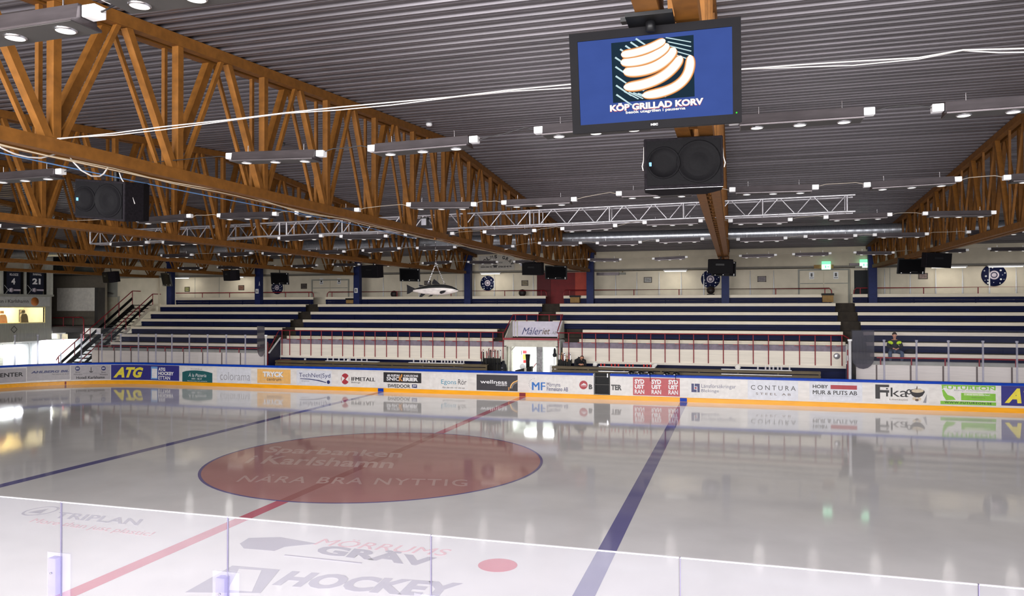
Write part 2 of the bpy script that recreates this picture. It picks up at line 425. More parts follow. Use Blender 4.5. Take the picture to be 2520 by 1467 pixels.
# grooves of the lower wall
for i, px in enumerate((480, 540, 700, 1140, 2130, 2190)):
    a = at_y(px, 680, 23.6).x
    struct(MB().box((a-.012, 23.585, 4.3), (a+.012, 23.6, 6.1)).build('trim_%d' % (i+40), m_grey))
# ---------------------------------------------------------------- dasher boards
G0, G1 = bS(1459.5), bS(1501.5)
def strip(Ss, prof, mi=0, mb=None):
    """prof: list of (inward offset, z), swept along the boards"""
    mb = mb or MB(); n = len(prof); vs = []
    for s in Ss:
        p, nn = bpath(s); vs += [p+nn*o+Vector((0, 0, z)) for o, z in prof]
    fs = [(i*n+j, i*n+(j+1) % n, (i+1)*n+(j+1) % n, (i+1)*n+j) for i in range(len(Ss)-1) for j in range(n)]
    fs += [tuple(range(n)), tuple(range((len(Ss)-1)*n, len(Ss)*n))]
    return mb.add(vs, fs, mi)
bd = thing('rink_boards', 'long white rink boards with blue cap and yellow kick plate before the benches', 'rink boards', (0, 15, 0))
Sa = [s for s in S_LIST if s < G0]+[G0]; Sb = [G1, 28.0]; Sall = Sa+Sb
for Ss in (Sa, Sb):
    strip(Ss, [(0, .19), (0, 1.05), (-.1, 1.05), (-.1, .19)]).build('board', m_board, bd)
    strip(Ss, [(.02, 1.05), (.02, 1.135), (-.01, 1.155), (-.14, 1.155), (-.14, 1.05)]).build('cap_rail', m_cap, bd)
strip(Sa+[28.0], [(.025, 0), (.025, .17), (.0, .19), (-.1, .19), (-.1, 0)]).build('kick_plate', m_kick, bd)
for px, c, nm in ((937.5, m_cap, 'blue_line_mark'), (1286, mat('dark_red_mark', (128, 14, 36), 0.5), 'red_line_mark'), (1682, m_cap, 'blue_line_mark'), (161.5, mat('dark_red_mark', (128, 14, 36), 0.5), 'goal_line_mark')):
    s = bS(px, .1); w = .15 if px > 200 else .04
    strip([s-w, s+w], [(.029, .01), (.029, .175), (.02, .175), (.02, .01)]).build(nm, c, bd)
nb = thing('rink_boards', 'near rink boards under the clear panels, white with blue cap', 'rink boards', (8, -15, 0))
MB().box((-10, -15.1, .19), (16, -15, 1.05)).build('board', m_board, nb)
MB().box((-10, -15.14, 1.05), (16, -14.98, 1.155)).build('cap_rail', m_cap, nb)
MB().box((-10, -15.1, 0), (16, -14.975, .19)).build('kick_plate', m_kick, nb)

# the open bench gate
gt = thing('bench_gate', 'dark open gate in the rink boards below the bottles', 'gate', ((G0+G1)/2, 15.3, 0))
MB().box((G0, 15.36, .19), (G1, 15.40, 1.15)).build('shade_sheet', m_black, gt)  # black sheet in place of the shaded space behind the gate
m_dkrail = mat('dark_gate_rail', (46, 42, 40), 0.5)
for z in (.62, .98): MB().box((G0, 15.18, z), (G1, 15.24, z+.035)).build('rail', m_dkrail, gt)
MB().box((G1-.05, 15.02, .19), (G1-.0, 15.36, 1.13)).build('gate_post', m_dkrail, gt)
MB().box((G0, 15.0, .19), (G0+.03, 15.36, 1.13)).build('gate_post', m_white, gt)
MB().box((G0, 15.0, .19), (G1, 15.36, .20)).build('sill', mat('gate_sill_white', (190, 186, 184), .5), gt)
MB().cbox((G1-.13, 15.1, 1.06), (.04, .05, .16)).build('latch', m_chrome, gt)

# ---------------------------------------------------------------- printed advertising on the boards
AD = 0.010
def bfn(S0, S1, z0, z1, off):
    def f(u, v):
        p, nn = bpath(S0+(S1-S0)*u); return p+nn*off+Vector((0, 0, z0+(z1-z0)*v))
    return f
class Ad:
    def __init__(s, label, x0, x1, yt, yb, bg):
        """panel from image column x0 to x1; yt, yb: rows of its top and bottom edge at x0"""
        s.S0, s.S1 = bS(x0), bS(x1); s.x0 = x0
        s.zt, s.zb = min(bz(s.S0, yt), 1.045), max(bz(s.S0, yb), .195)
        p = bpath((s.S0+s.S1)/2)[0]
        s.o = thing('advertising_banner', label, 'advertising panel', (p.x, p.y, s.zb))
        n = max(2, int((s.S1-s.S0)/.15)); Ss = [s.S0+(s.S1-s.S0)*i/n for i in range(n+1)]
        strip(Ss, [(AD, s.zb), (AD, s.zt), (.001, s.zt), (.001, s.zb)]).build('sheet', bg, s.o)
        s.k = 0
    def text(s, body, x0, x1, yt, yb, m, name='lettering', **kw):
        """yt, yb: rows of the letters' top and bottom at image column x0"""
        S0, S1 = bS(x0), bS(x1); s.k += 1
        lettering(body, m, s.o, bfn(S0, S1, bz(S0, yb), bz(S0, yt), AD+.001+.0005*s.k), name, **kw)
    def poly(s, pts, m, name='logo'):
        """pts: image points"""
        s.k += 1; vs = []
        for x, y in pts:
            S = bS(x); p, nn = bpath(S); vs.append(p+nn*(AD+.001+.0005*s.k)+Vector((0, 0, bz(S, y))))
        MB().add(vs, [tuple(range(len(vs)))]).build(name, m, s.o)
    def rect(s, x0, x1, yt, yb, m, name='logo'):
        S0, S1 = bS(x0), bS(x1); f = bfn(S0, S1, bz(S0, yb), bz(S0, yt), AD+.001+.0005*(s.k+1)); s.k += 1
        MB().add([f(0, 0), f(1, 0), f(1, 1), f(0, 1)], [(0, 1, 2, 3)]).build(name, m, s.o)
    def oval(s, x, y, rx, ry, m, name='logo', n=28, a0=0, a1=2*PI):
        s.poly([(x+rx*math.cos(a0+(a1-a0)*k/n), y+ry*math.sin(a0+(a1-a0)*k/n)) for k in range(n if a1-a0 > 6 else n+1)], m, name)
def ink(name, rgb): return mat(name+'_print', rgb, 0.45, 0, 0.05, 6)
k_black, k_white, k_navy, k_red = ink('black', (36, 32, 36)), ink('white', (235, 233, 236)), ink('navy', (44, 48, 104)), ink('red', (170, 52, 62))
k_grey, k_yel, k_orange, k_teal = ink('grey', (150, 148, 154)), ink('yellow', (236, 218, 70)), ink('orange', (236, 184, 110)), ink('teal', (30, 92, 96))
k_blue, k_lblue, k_green, k_brown = ink('blue', (38, 110, 190)), ink('light_blue', (110, 160, 220)), ink('green', (130, 190, 60)), ink('brown', (104, 84, 70))
k_purple, k_cyan, k_cream, k_char = ink('violet_blue', (48, 46, 128)), ink('cyan', (50, 140, 170)), ink('cream', (206, 190, 165)), ink('charcoal', (52, 48, 54))
b_white, b_cool, b_greyish = ink('white_sheet', (226, 222, 220)), ink('cool_white_sheet', (216, 217, 226)), ink('greyish_sheet', (178, 172, 176))  # last one: greyer white for the three sheets at the left end

a = Ad('greyish white advertising panel on the curved corner, black capitals ending in center', -30, 64, 911, 945, b_greyish)
a.text('BILCENTER', -38, 57, 921, 931.5, k_black, bold=0.03)
a = Ad('greyish white advertising panel with dark capitals above a line of script', 66, 172, 901, 938, b_greyish)
a.text('AHLBERG BIL', 76, 170, 913.5, 919.5, k_navy, bold=0.05, shear=0.2)
a.text('Med omtanke om din bil', 128, 170, 919.5, 923, k_black, shear=0.3)
a = Ad('grey white advertising panel with two blue globes and an anchor', 174, 272, 900, 935, b_greyish)
a.oval(191, 907, 6, 6, k_navy); a.oval(255, 906.5, 5.5, 5.5, k_navy)
a.text('BW', 187.5, 194.5, 905, 909, k_white, bold=.03); a.text('BW', 251.8, 258.5, 904.5, 908.5, k_white, bold=.03)
a.text('Best', 186, 197, 914.5, 918, k_black); a.text('Best', 250, 260.5, 914.5, 918, k_black)
a.text('Western', 181, 202, 920, 923.5, k_black); a.text('Western', 245.5, 265, 920, 923.5, k_black)
a.rect(223.6, 225.2, 904, 915, k_black); a.poly([(219, 911.5), (221.5, 914.2), (224.4, 915), (227.5, 914.2), (230, 911.5), (228, 916), (224.4, 917), (221, 916)], k_black)
a.rect(205, 245, 918.6, 919.6, k_grey)
a.text('Hotell Karlshamn', 188, 258, 926.5, 933, k_black, bold=0.02)
a = Ad('violet blue advertising panel with slanted yellow capitals, left one of two', 273.5, 441, 898, 934.5, k_purple)
a.text('ATG', 279, 353, 903.5, 929.5, k_yel, bold=0.07, shear=0.35)
a.rect(372, 388, 902, 933, k_lblue); a.text('1', 374, 387, 907, 930, k_white, bold=.06)
a.text('ATG', 390, 407, 904.5, 913, k_white, bold=.05); a.text('HOCKEY', 390, 428, 914.5, 923, k_white, bold=.05); a.text('ETTAN', 390, 419, 925, 934, k_white, bold=.05)
a = Ad('white advertising panel with a teal arched field', 446, 525, 903, 939, b_white)
a.poly([(449, 939), (449, 916), (458, 913), (472, 911.6), (486, 911.8), (500, 913), (512, 915.5), (523, 918.5), (523, 942.5)], k_teal)
a.text('À la Pizzeria', 464, 508, 917, 927, k_white, shear=0.2); a.text('0454 - 186 47', 472, 497, 930, 934, k_white); a.text('Restaurang och pizzeria', 462, 510, 936, 939, k_white)
a.text('PIZZERIA', 470, 498, 906.5, 910, k_grey)
a = Ad('white advertising panel with pale grey outlined lettering', 534, 618, 903, 942, b_cool)
a.text('colorama', 542, 616, 915, 935, k_grey, bold=-0.012)
a = Ad('orange advertising panel with white capitals over brown lettering', 633.5, 715, 908, 942.5, k_orange)
a.text('TRYCK', 648, 699, 915, 928, k_grey, bold=.07); a.text('TRYCK', 647, 698, 914, 927, k_white, bold=.06); a.text('centrum', 657, 692, 930, 937, k_brown, bold=.01)
a.rect(648, 655, 933, 934.5, k_cream); a.rect(694, 699, 933.5, 935, k_cream)
a = Ad('cool white advertising panel with navy lettering over a swoosh', 730, 816, 911, 948, b_cool)
a.text('TechNet|Syd', 736, 813, 917.5, 931, k_navy, bold=-.002)
a.poly([(739, 931), (760, 932), (785, 935.5), (803, 940.5), (803, 942.5), (780, 937), (760, 934), (739, 932.5)], k_navy); a.oval(808.5, 940.5, 4, 4.6, k_navy)
a.text('Elteknik', 743, 762, 936, 939, k_grey)
a = Ad('white advertising panel with a red twisted oval and black capitals', 832, 936, 913, 952, b_white)
a.oval(849.5, 932.5, 10, 13.5, k_red); a.poly([(841, 940), (841, 925), (849, 931)], b_white); a.poly([(858.5, 940), (858.5, 925), (850.5, 934)], b_white)
a.text('IFMETALL', 865.9, 923.8, 928, 937, k_black); a.text('IFMETALL', 865, 923, 928, 937, k_black, bold=.04); a.text('Blekinge', 865, 887, 939, 944, k_black)
a = Ad('black and white advertising panel with a flame letter', 944, 1037, 915.5, 958, b_white)
a.rect(944, 1037, 916, 940.5, k_black)
a.text('AB GUSTAV', 952.5, 984, 921, 926.5, k_white, bold=.04); a.text('KARLSSONS', 994, 1029, 922, 927.5, k_white, bold=.04)
a.text('SNIC', 951.5, 983, 927.5, 936.5, k_white, bold=.06); a.text('ERIER', 992, 1029, 929, 938, k_white, bold=.06)
a.text('K', 982, 992, 926, 938, ink('flame', (206, 140, 70)), bold=.05); a.poly([(985, 926), (989, 920), (991, 923), (989, 927)], ink('flame', (206, 140, 70)))
a.text('SWEDOOR', 954.5, 1010, 945, 953.5, k_black, bold=.05); a.rect(1014, 1026.5, 946, 954.5, k_navy); a.text('JW', 1015.5, 1025, 947.5, 953.5, k_white, bold=.03)
a = Ad('white advertising panel with cyan and black rounded lettering', 1056, 1152, 919, 960, b_white)
a.text('Egons', 1086, 1123, 934, 948, k_cyan); a.text('Rör', 1127.5, 1148, 933.5, 946.5, k_char)
a.text('Rör det rör, rör det oss', 1089, 1144, 951, 956, k_black, shear=.3)
a = Ad('charcoal advertising panel with white lettering and an orange arc', 1173, 1274, 921.5, 960, k_char)
a.text('wellness', 1182, 1248, 934.5, 943.5, k_white, bold=.015); a.text('studio', 1220.5, 1248, 944, 949.5, k_white, bold=.01)
for r, m_ in ((19, k_orange), (16, k_char), (14.5, k_grey), (13, k_char)):
    a.poly([(1273.8, 954-r)]+[(1273.8-r*math.sin(t*PI/2/8), 956-r*math.cos(t*PI/2/8)) for t in range(1, 9)]+[(1273.8, 956)], m_)
a.rect(1251, 1253.5, 953, 961, ink('flame', (206, 140, 70)))
a = Ad('white advertising panel with a blue two letter logo', 1302, 1410, 924.5, 968, b_white)
a.text('MF', 1310.6, 1342.2, 940.5, 960, k_blue); a.text('MF', 1309.8, 1341.6, 940.5, 960, k_blue); a.text('MF', 1309, 1341, 940.5, 960, k_blue, bold=.09); a.text('Mörrums', 1346, 1379, 941, 951, k_navy, bold=.015); a.text('Finmekano AB', 1346, 1398, 952, 962, k_navy, bold=.01)
for k in range(9):
    t = PI*.72+k*PI*.1; a.oval(1315+13*math.cos(t), 945+13*math.sin(t), .9, .9, k_grey, n=8)
a = Ad('white advertising panel cut by the dark gate, left part with a red round logo', 1416, 1459, 926, 970, b_white)
a.oval(1436, 947.5, 10.2, 10.7, k_red); a.rect(1429, 1444, 949, 950, k_white); a.poly([(1429, 947.5), (1434, 945), (1436, 943), (1440, 944.5), (1444, 947.5)], k_white)
a.text('B', 1449, 1458, 946, 958, k_black, bold=.05)
a = Ad('white advertising panel cut by the dark gate, right part with three black capitals', 1502, 1550, 928, 972, b_white)
a.text('TER', 1504, 1530, 946.5, 960, k_black, bold=.05)
a = Ad('red advertising panel with the same three white lines printed thrice', 1558, 1673, 929, 972.5, ink('coral_red', (186, 74, 82)))
for x in (1562, 1603.5, 1645): 
    d = (x-1562)*.021
    a.text('SYD', x, x+23.5, 932.8+d, 944.5+d, k_white, bold=.06); a.text('UST', x, x+23.5, 946+d, 956.5+d, k_white, bold=.06); a.text('RAN', x, x+23.5, 958.5+d, 969+d, k_white, bold=.06)
a = Ad('white advertising panel with a blue square logo and thin navy lettering', 1694, 1822, 932, 977, b_white)
a.rect(1701.5, 1722, 944, 965, k_navy); a.rect(1708, 1709.5, 944, 958, k_white); a.rect(1714.5, 1716, 951, 965, k_white); a.rect(1708, 1716, 950.8, 952, k_white); a.rect(1708, 1716, 957.3, 958.5, k_white); a.rect(1710, 1714, 953, 957, k_red)
a.text('Länsförsäkringar', 1726, 1811, 945, 957, k_navy, bold=-.01); a.text('Blekinge', 1726, 1769, 957.5, 967, k_navy, bold=-.01)
a = Ad('white advertising panel with widely spaced thin black capitals', 1840, 1964, 935, 982, b_cool)
a.text('CONTURA', 1848, 1958, 947.5, 959, k_black, space=1.5); a.text('STEEL AB', 1860, 1946, 966, 971.5, k_brown, space=1.5)
a = Ad('white advertising panel with black capitals beside a dark red bar', 1992, 2122, 938, 985, b_cool)
a.text('HOBY', 2000, 2038, 946.5, 955, k_black, bold=.03); a.rect(2044, 2109, 947.5, 957.5, k_red); a.text('MUR & PUTS AB', 2000.7, 2109.2, 960, 970, k_black); a.text('MUR & PUTS AB', 2000, 2108.5, 960, 970, k_black, bold=.025)
a.text('Tel 0457-123 45  www.hobymur.se', 2000, 2115, 972.5, 974.5, k_grey)
a = Ad('white advertising panel with large black lettering and a coffee cup', 2148, 2286, 942, 990, b_white)
a.text('F', 2154, 2188, 946, 981, k_black, bold=.02); a.text('ika', 2180, 2235, 953.5, 976, k_black, bold=.0)
a.text('Lösnäsjön', 2189, 2234, 980.5, 986, k_brown)
a.oval(2237, 964.5, 7, 6.5, k_black); a.oval(2237, 964.5, 4, 3.8, b_white)
a.poly([(2238, 963), (2242, 959), (2255, 956.5), (2265, 957), (2274, 961), (2276, 965), (2270, 974), (2262, 978), (2252, 978), (2244, 973)], k_black)
a.oval(2258, 962, 15, 4.6, k_cream); a.poly([(2254, 958), (2256.5, 949), (2258, 953), (2257, 959)], k_brown)
a.oval(2250, 981, 5, 4, k_cream); a.oval(2262, 982, 5, 4, k_cream); a.oval(2256, 984.5, 4.5, 3, k_brown)
a.poly([(2271, 991), (2281, 969), (2279, 992)], k_grey)
a = Ad('green and white advertising panel with a web address along its foot', 2312, 2456, 945, 994, b_white)
a.rect(2317, 2450, 946.5, 949.5, k_green); a.text('FUTUREON', 2318, 2450, 949, 957.5, k_green, bold=.03, space=1.1)
a.text('Blekinge möbelskadecenter', 2348, 2438, 958.5, 963, k_grey)
a.poly([(2328, 985), (2321, 974), (2318, 960), (2322, 958), (2332, 972), (2345, 976), (2352, 984)], k_green)
a.rect(2365, 2450, 967, 985, k_green); a.rect(2372, 2420, 967.5, 973, ink('pale_green', (190, 214, 150)))
a.text('Klä om istället!', 2380, 2436, 969, 973, k_white); a.text('Återvinning', 2390, 2424, 976, 980, k_brown)
a.rect(2314, 2451, 986.5, 994.5, k_green); a.text('WWW.FUTUREON.SE', 2324, 2440, 987.5, 992.5, k_black, bold=.02, space=1.2)
a = Ad('violet blue advertising panel with slanted yellow capitals, cut by the frame at right', 2464, 2640, 948, 998, k_purple)
a.text('ATG', 2472, 2590, 955, 992, k_yel, bold=0.07, shear=0.35)

# ---------------------------------------------------------------- clear panels on the far boards
m_post = clear('clear_plastic_post', (0.93, 0.93, 1.0), 0.45)
def shield(S0, S1, z1, label, group):
    n = max(1, int((S1-S0)/.35)); Ss = [S0+.01+(S1-S0-.02)*i/n for i in range(n+1)]
    o = strip(Ss, [(-.05, 1.16), (-.05, z1), (-.062, z1), (-.062, 1.16)]).build('rink_shield', m_acryl)
    return tag(o, label, 'glass panel', group)
def gpost(S, z1, label, group, m=None, w=.075):
    p, nn = bpath(S); o = MB().lathe((p.x-nn.x*.09, p.y-nn.y*.09, 0), [(0, 1.15), (w*.5, 1.15), (w*.5, z1-.08), (w*.75, z1-.07), (w*.75, z1), (0, z1)], 10).build('glass_post', m or m_post)
    return tag(o, label, 'post', group)
lp = [37, 93, 149, 199, 249, 295, 338, 380.5, 420, 463, 508, 554, 601]
for i, px in enumerate(lp):
    gpost(bS(px, 1.8), 2.72, 'clear plastic post on the left boards, %s from the left' % ORD[i], 'clear posts on the left boards')
Ls = [bS(px, 1.8) for px in lp+[650]]
for i in range(len(Ls)-1):
    shield(Ls[i], Ls[i+1], 3.05 if i else 2.8, 'clear glass panel on the left boards, %s from the left' % ORD[i], 'glass on the left boards')
rp = [2177, 2257, 2336, 2421, 2505]
for i, px in enumerate(rp):
    gpost(bS(px, 1.8), 2.80, 'clear plastic post on the right boards, %s from the red gate post' % ORD[i], 'clear posts on the right boards')
Rs = [bS(px, 1.8) for px in [2094]+rp+[2590]]
for i in range(len(Rs)-1):
    shield(Rs[i], Rs[i+1], 3.2, 'clear glass panel on the right boards, %s from the red gate post' % ORD[i], 'glass on the right boards')
tag(gpost(bS(652, 1.8), 2.72, '', None, m_white, .1), 'white round post at the left end of the team benches')
tag(gpost(bS(2092.5, 1.8), 2.80, '', None, m_white, .12), 'white round post at the right end of the team benches')
# smoky return panes with rounded foot
def ret_pane(x, y0, label, sgn):
    pr = [(0, 3.15), (1.3, 3.15), (1.3, 2.0)]+[(1.3-.65+.65*math.cos(t*PI/8), 2.0-.45*math.sin(t*PI/8)) for t in range(1, 8)]+[(0, 2.0)]
    o = MB().prism(pr, lambda u, v, d: Vector((x+sgn*d+sgn*u*.72, y0+u*.55, v)), 0, .012).build('rink_shield', m_smoke); tag(o, label, 'glass panel')
ret_pane(14.05, 15.2, 'smoky return pane with rounded foot beside the right white post', 1)
ret_pane(-13.96, 15.2, 'smoky return pane with rounded foot beside the left white post', -1)

# ---------------------------------------------------------------- the clear panels in front of the camera
gx = [2.72, 3.98, 5.25, 6.49, 7.78, 9.10, 10.40, 11.70]
names = ['first', 'second', 'third', 'fourth', 'fifth', 'sixth', 'seventh']
for i in range(len(gx)-1):
    o = MB().box((gx[i]+.004, -15.006, 1.16), (gx[i+1]-.004, -14.994, 2.975)).build('rink_shield', m_nearacryl)
    tag(o, 'large clear acrylic panel on the near boards, %s from the left' % names[i], 'glass panel', 'near acrylic panels')
    MB().box((gx[i]+.004, -15.0062, 2.9752), (gx[i+1]-.004, -14.9938, 2.979)).build('polished_edge', m_edge, o)
    MB().box((gx[i]+.0005, -15.0062, 1.2), (gx[i]+.0038, -14.9938, 2.979)).build('joint_edge', mat('dark_violet_joint', (84, 78, 110), .4), o)
m_lilac = clear('lilac_tinted_acrylic', (0.80, 0.78, 0.95), 0.07)
for i, x in enumerate(gx[1:-1]):
    t = thing('glass_support', 'clear plastic support at the near panel joint, %s from the left' % names[i], 'glass support', (x, -15.0, 1.155), 'supports of the near panels')
    mb = MB(); mb.box((x-.03, -15.07, 1.155), (x+.03, -15.02, 2.64)); mb.build('bar', m_lilac, t)
    MB().box((x-.09, -15.02, 1.3), (x+.09, -15.012, 2.66)).build('face_plate', m_nearacryl, t)
    for z in (2.3, 2.55): MB().lathe((x, -15.08, z), [(0, 0), (.006, 0), (.006, .01), (0, .01)], 8, 'Y').build('bolt', m_chrome, t)
# ---------------------------------------------------------------- roof trusses: two parallel lattice planes each
def make_truss():
    t = thing('roof_truss', '', 'roof truss')
    for s, nm in ((.11, 0), (-.115, 0)):
        MB().box((s-.07, -20.5, -.02), (s+.07, 20.5, .13)).build('bottom_chord', m_steel, t)
        mb = MB()
        for sg in (-1, 1):
            mb.beam((s, 0, roof_z(0)-.085-6), (s, sg*22.3, roof_z(22.3)-.085-6), .14, .16)
        mb.build('top_chord', m_steel, t)
        wv, wl, wr = (.105, .10, .062) if s > 0 else (.055, .052, .115)
        sv = None
        for k in range(-10, 11):
            y = 2.0*k
            MB().beam((s, y, .12), (s, y, roof_z(y)-.16-6), wv, wv, (0, 1, 0)).build('vertical_strut', m_steel, t)
            for d, w in ((-1, wl), (1, wr)):
                z1 = roof_z(y+d)-.15-6
                MB().beam((s, y+d*.09, .12), (s, y+d*.93, z1), w, w, (1, 0, 0)).build('diagonal_brace', m_steel, t)
    mb = MB()
    for i in range(-40, 41): mb.box((-.05, i*.5-.012, .0), (.045, i*.5+.012, .03))
    mb.build('bottom_lacing', m_steel, t)
    return t
TRUSS = make_truss()
XT = {0: 1.84, 1: -5.06, 2: -11.93, 3: -18.5, 4: -25.5, 'c': 8.985, 'r': 15.86}
tl = {0: 'ochre roof truss with the fish and a loudspeaker, crossing the picture from upper left',
      'c': 'ochre roof truss carrying the lit screen, seen end on from below', 'r': 'ochre roof truss at the right edge of the picture',
      1: 'ochre roof truss directly behind the one with the fish', 2: 'third ochre roof truss counted leftward from the lit screen',
      3: 'fourth ochre roof truss counted leftward from the lit screen', 4: 'farthest ochre roof truss, above the banners and booth'}
tl[1] = 'second ochre roof truss counted leftward from the lit screen'
for i, (k, x) in enumerate(XT.items()):
    o = TRUSS if i == 0 else dup(TRUSS, (x, 0, 6.0))
    o.location = (x, 0, 6.0); tag(o, tl[k], 'roof truss', 'roof trusses')
    o.rotation_euler = (0, 0, {'c': 0.0, 'r': 0.0}.get(k, -.0045))
# blue columns
for k, px, lt, lab in ((4, 420, '', 'navy steel column at the far left of the stand'), (3, 637, 'A', 'navy steel column with white letter A plates'),
                       (2, 880, 'B', 'navy steel column with a white B plate'), (1, 1152, '', 'navy steel column just right of the hanging fish'),
                       (0, 1453, '', 'navy steel column beside the orange red panel'), ('c', 1785, '', 'navy steel column below the middle hanging screen'),
                       ('r', 2147, '', 'navy steel column beside the right green exit sign')):
    x = at_y(px, 700, 21.55).x
    t = thing('steel_column', lab, 'column', (x, 21.55, 3.88), 'columns on the stand')
    MB().box((x-.19, 21.4, 3.88), (x-.16, 21.72, 7.0)).box((x+.16, 21.4, 3.88), (x+.19, 21.72, 7.0)).box((x-.17, 21.42, 3.88), (x+.17, 21.68, 7.0)).build('shaft', m_colblue, t)
    MB().box((x-.22, 21.35, 6.96), (x+.22, 21.75, 7.05)).build('cap_plate', m_colblue, t)
    if lt:
        MB().box((x-.12, 21.385, 4.98), (x+.09, 21.40, 5.26)).build('letter_plate', m_white, t)
        lettering(lt, k_black, t, quad_fn((x-.08, 21.383, 5.03), (x+.04, 21.383, 5.03), (x-.08, 21.383, 5.21)), bold=.03)
        if lt == 'A': lettering(lt, k_white, t, quad_fn((x+.1, 21.396, 5.45), (x+.19, 21.396, 5.45), (x+.1, 21.396, 5.72)), bold=.03)
# spiral duct
x0, x1 = -33.0, 30.0
mb = MB(); prof = []
n = 600
for i in range(n+1):
    x = x0+(x1-x0)*i/n; prof.append((.25+(.006 if i % 3 == 0 else 0), x))
mb.lathe((0, 14.4, 7.22), prof, 18, 'X')
tag(mb.build('ventilation_duct', m_zinc), 'long round galvanised ventilation duct below the roof', 'duct')
# aluminium stage truss
a = at_y(2092, 520, 1.75); b = at_y(222, 600, 1.75)
tr = thing('stage_truss', 'slim silver aluminium truss spanning below the roof', 'stage truss', (a.x, 1.75, a.z))
def sx(px): 
    p = at_y(px, 560, 1.75); f = (p.x-b.x)/(a.x-b.x); return b+(a-b)*f
up = Vector((0, 0, .41)); bk = Vector((0, .42, 0))
for off in (Vector((0,0,0)), up, bk, up+bk):
    MB().tube([a+off+Vector((.12, 0, 0)), b+off], .028, 8).build('chord', m_silver, tr)
ups = [222, 439, 560, 688, 705, 842, 1075, 1304, 1327, 1500, 1682, 1877, 2085]
for i, px in enumerate(ups):
    p = sx(px)
    mb = MB().tube([p, p+up], .026, 8); mb.tube([p+bk, p+up+bk], .018, 6); mb.tube([p+up, p+up+bk], .016, 6); mb.tube([p, p+bk], .016, 6)
    mb.build('upright', m_silver, tr)
    if i < len(ups)-1:
        q = sx(ups[i+1]); L = (q-p).length
        if L > .6:
            m_ = max(2, int(round(L/.41)))
            for j in range(m_):
                u0, u1 = p+(q-p)*((j+.06)/m_), p+(q-p)*((j+.94)/m_)
                lo, hi = (u0, u1+up) if j % 2 == 0 else (u0+up, u1)
                MB().tube([lo, hi], .017, 6).build('diagonal', m_silver, tr)

# ---------------------------------------------------------------- strip lights with three round lamps
def make_light():
    t = thing('strip_light', '', 'ceiling light')
    L = .62
    MB().prism([(-.07, .07), (.07, .07), (.085, -.03), (.125, -.045), (.125, -.06), (-.125, -.06), (-.125, -.045), (-.085, -.03)], lambda u, v, d: Vector((d, u, v)), -L, L).build('housing', m_lamphouse, t)
    MB().box((-L+.01, -.118, -.063), (L-.01, .118, -.06)).build('reflector', m_dkgrey, t)
    for s in (-1, 1):
        MB().box((s*(L+.005), -.05, -.015), (s*(L+.115), .05, .065)).build('junction_box', m_white, t, bevel=.008)
        MB().tube([(s*(L-.2), 0, .07), (s*(L-.2), 0, .16)], .006, 6).build('hanger', m_chrome, t)
    for x in (-.44, 0, .44):
        b = MB().lathe((x, 0, -.06), [(.074, 0), (.072, -.010), (.062, -.014)], 18).build('lamp_ring', m_chrome, t)
        MB().lathe((x, 0, -.06), [(0, -.017), (.04, -.016), (.062, -.012)], 18).build('lamp', m_lamp, b)
    return t
LIGHT = make_light()
ROWS = dict(
 A0=(-14.8, [(-9,78,85,62),(370,-18,600,-40)]),
 A=(-10.15, [(-24,450,150,438),(568,390,792,383),(925,370,1160,350),(1338,325,1600,303),(1830,302,2112,283),(2372,268,2620,250)]),
 B=(-4.95, [(8,565,112,556),(345,548,465,536),(540,536,680,532),(745,526,868,520),(1005,507,1170,506),(1240,502,1415,494),(1530,480,1705,473),(1810,470,1998,465),(2135,459,2355,445),(2500,440,2700,430)]),
 C=(.3, [(279,610,359,606),(405,601,495,598),(693,588,787,583),(842,585,950,584),(1008,583,1105,580),(1199,573,1310,570),(1390,565,1509,558),(1592,550,1719,546),(1798,546,1944,543),(2040,537,2181,531),(2287,528,2433,526)]),
 D=(5.3, [(395,633,477,631),(546,632,613,629),(652,625,724,622),(768,621,842,621),(900,618,977,613),(1033,612,1115,610),(1173,609,1256,608),(1333,600,1424,600),(1475,600,1571,598),(1624,594,1723,590),(1822,591,1927,588),(1989,584,2097,582),(2160,580,2272,578),(2400,573,2502,571)]),
 E=(13.6, [(444,661,492,661),(540,660,590,660),(624,656,672,656),(723,656,776,654),(821,652,883,652),(926,652,985,652),(1039,649,1112,645),(1156,646,1221,646),(1271,645,1334,643),(1452,640,1524,640),(1613,638,1684,634),(1828,631,1902,629),(1959,627,2036,625),(2103,623,2198,623),(2289,618,2372,617),(2441,614,2530,613)]))
RN = dict(A0='the row nearest the camera', A='the row level with the lit screen', B='the row just before the silver truss',
          C='the row just behind the silver truss', D='the row in front of the round duct', E='the farthest row before the back wall')
first = True
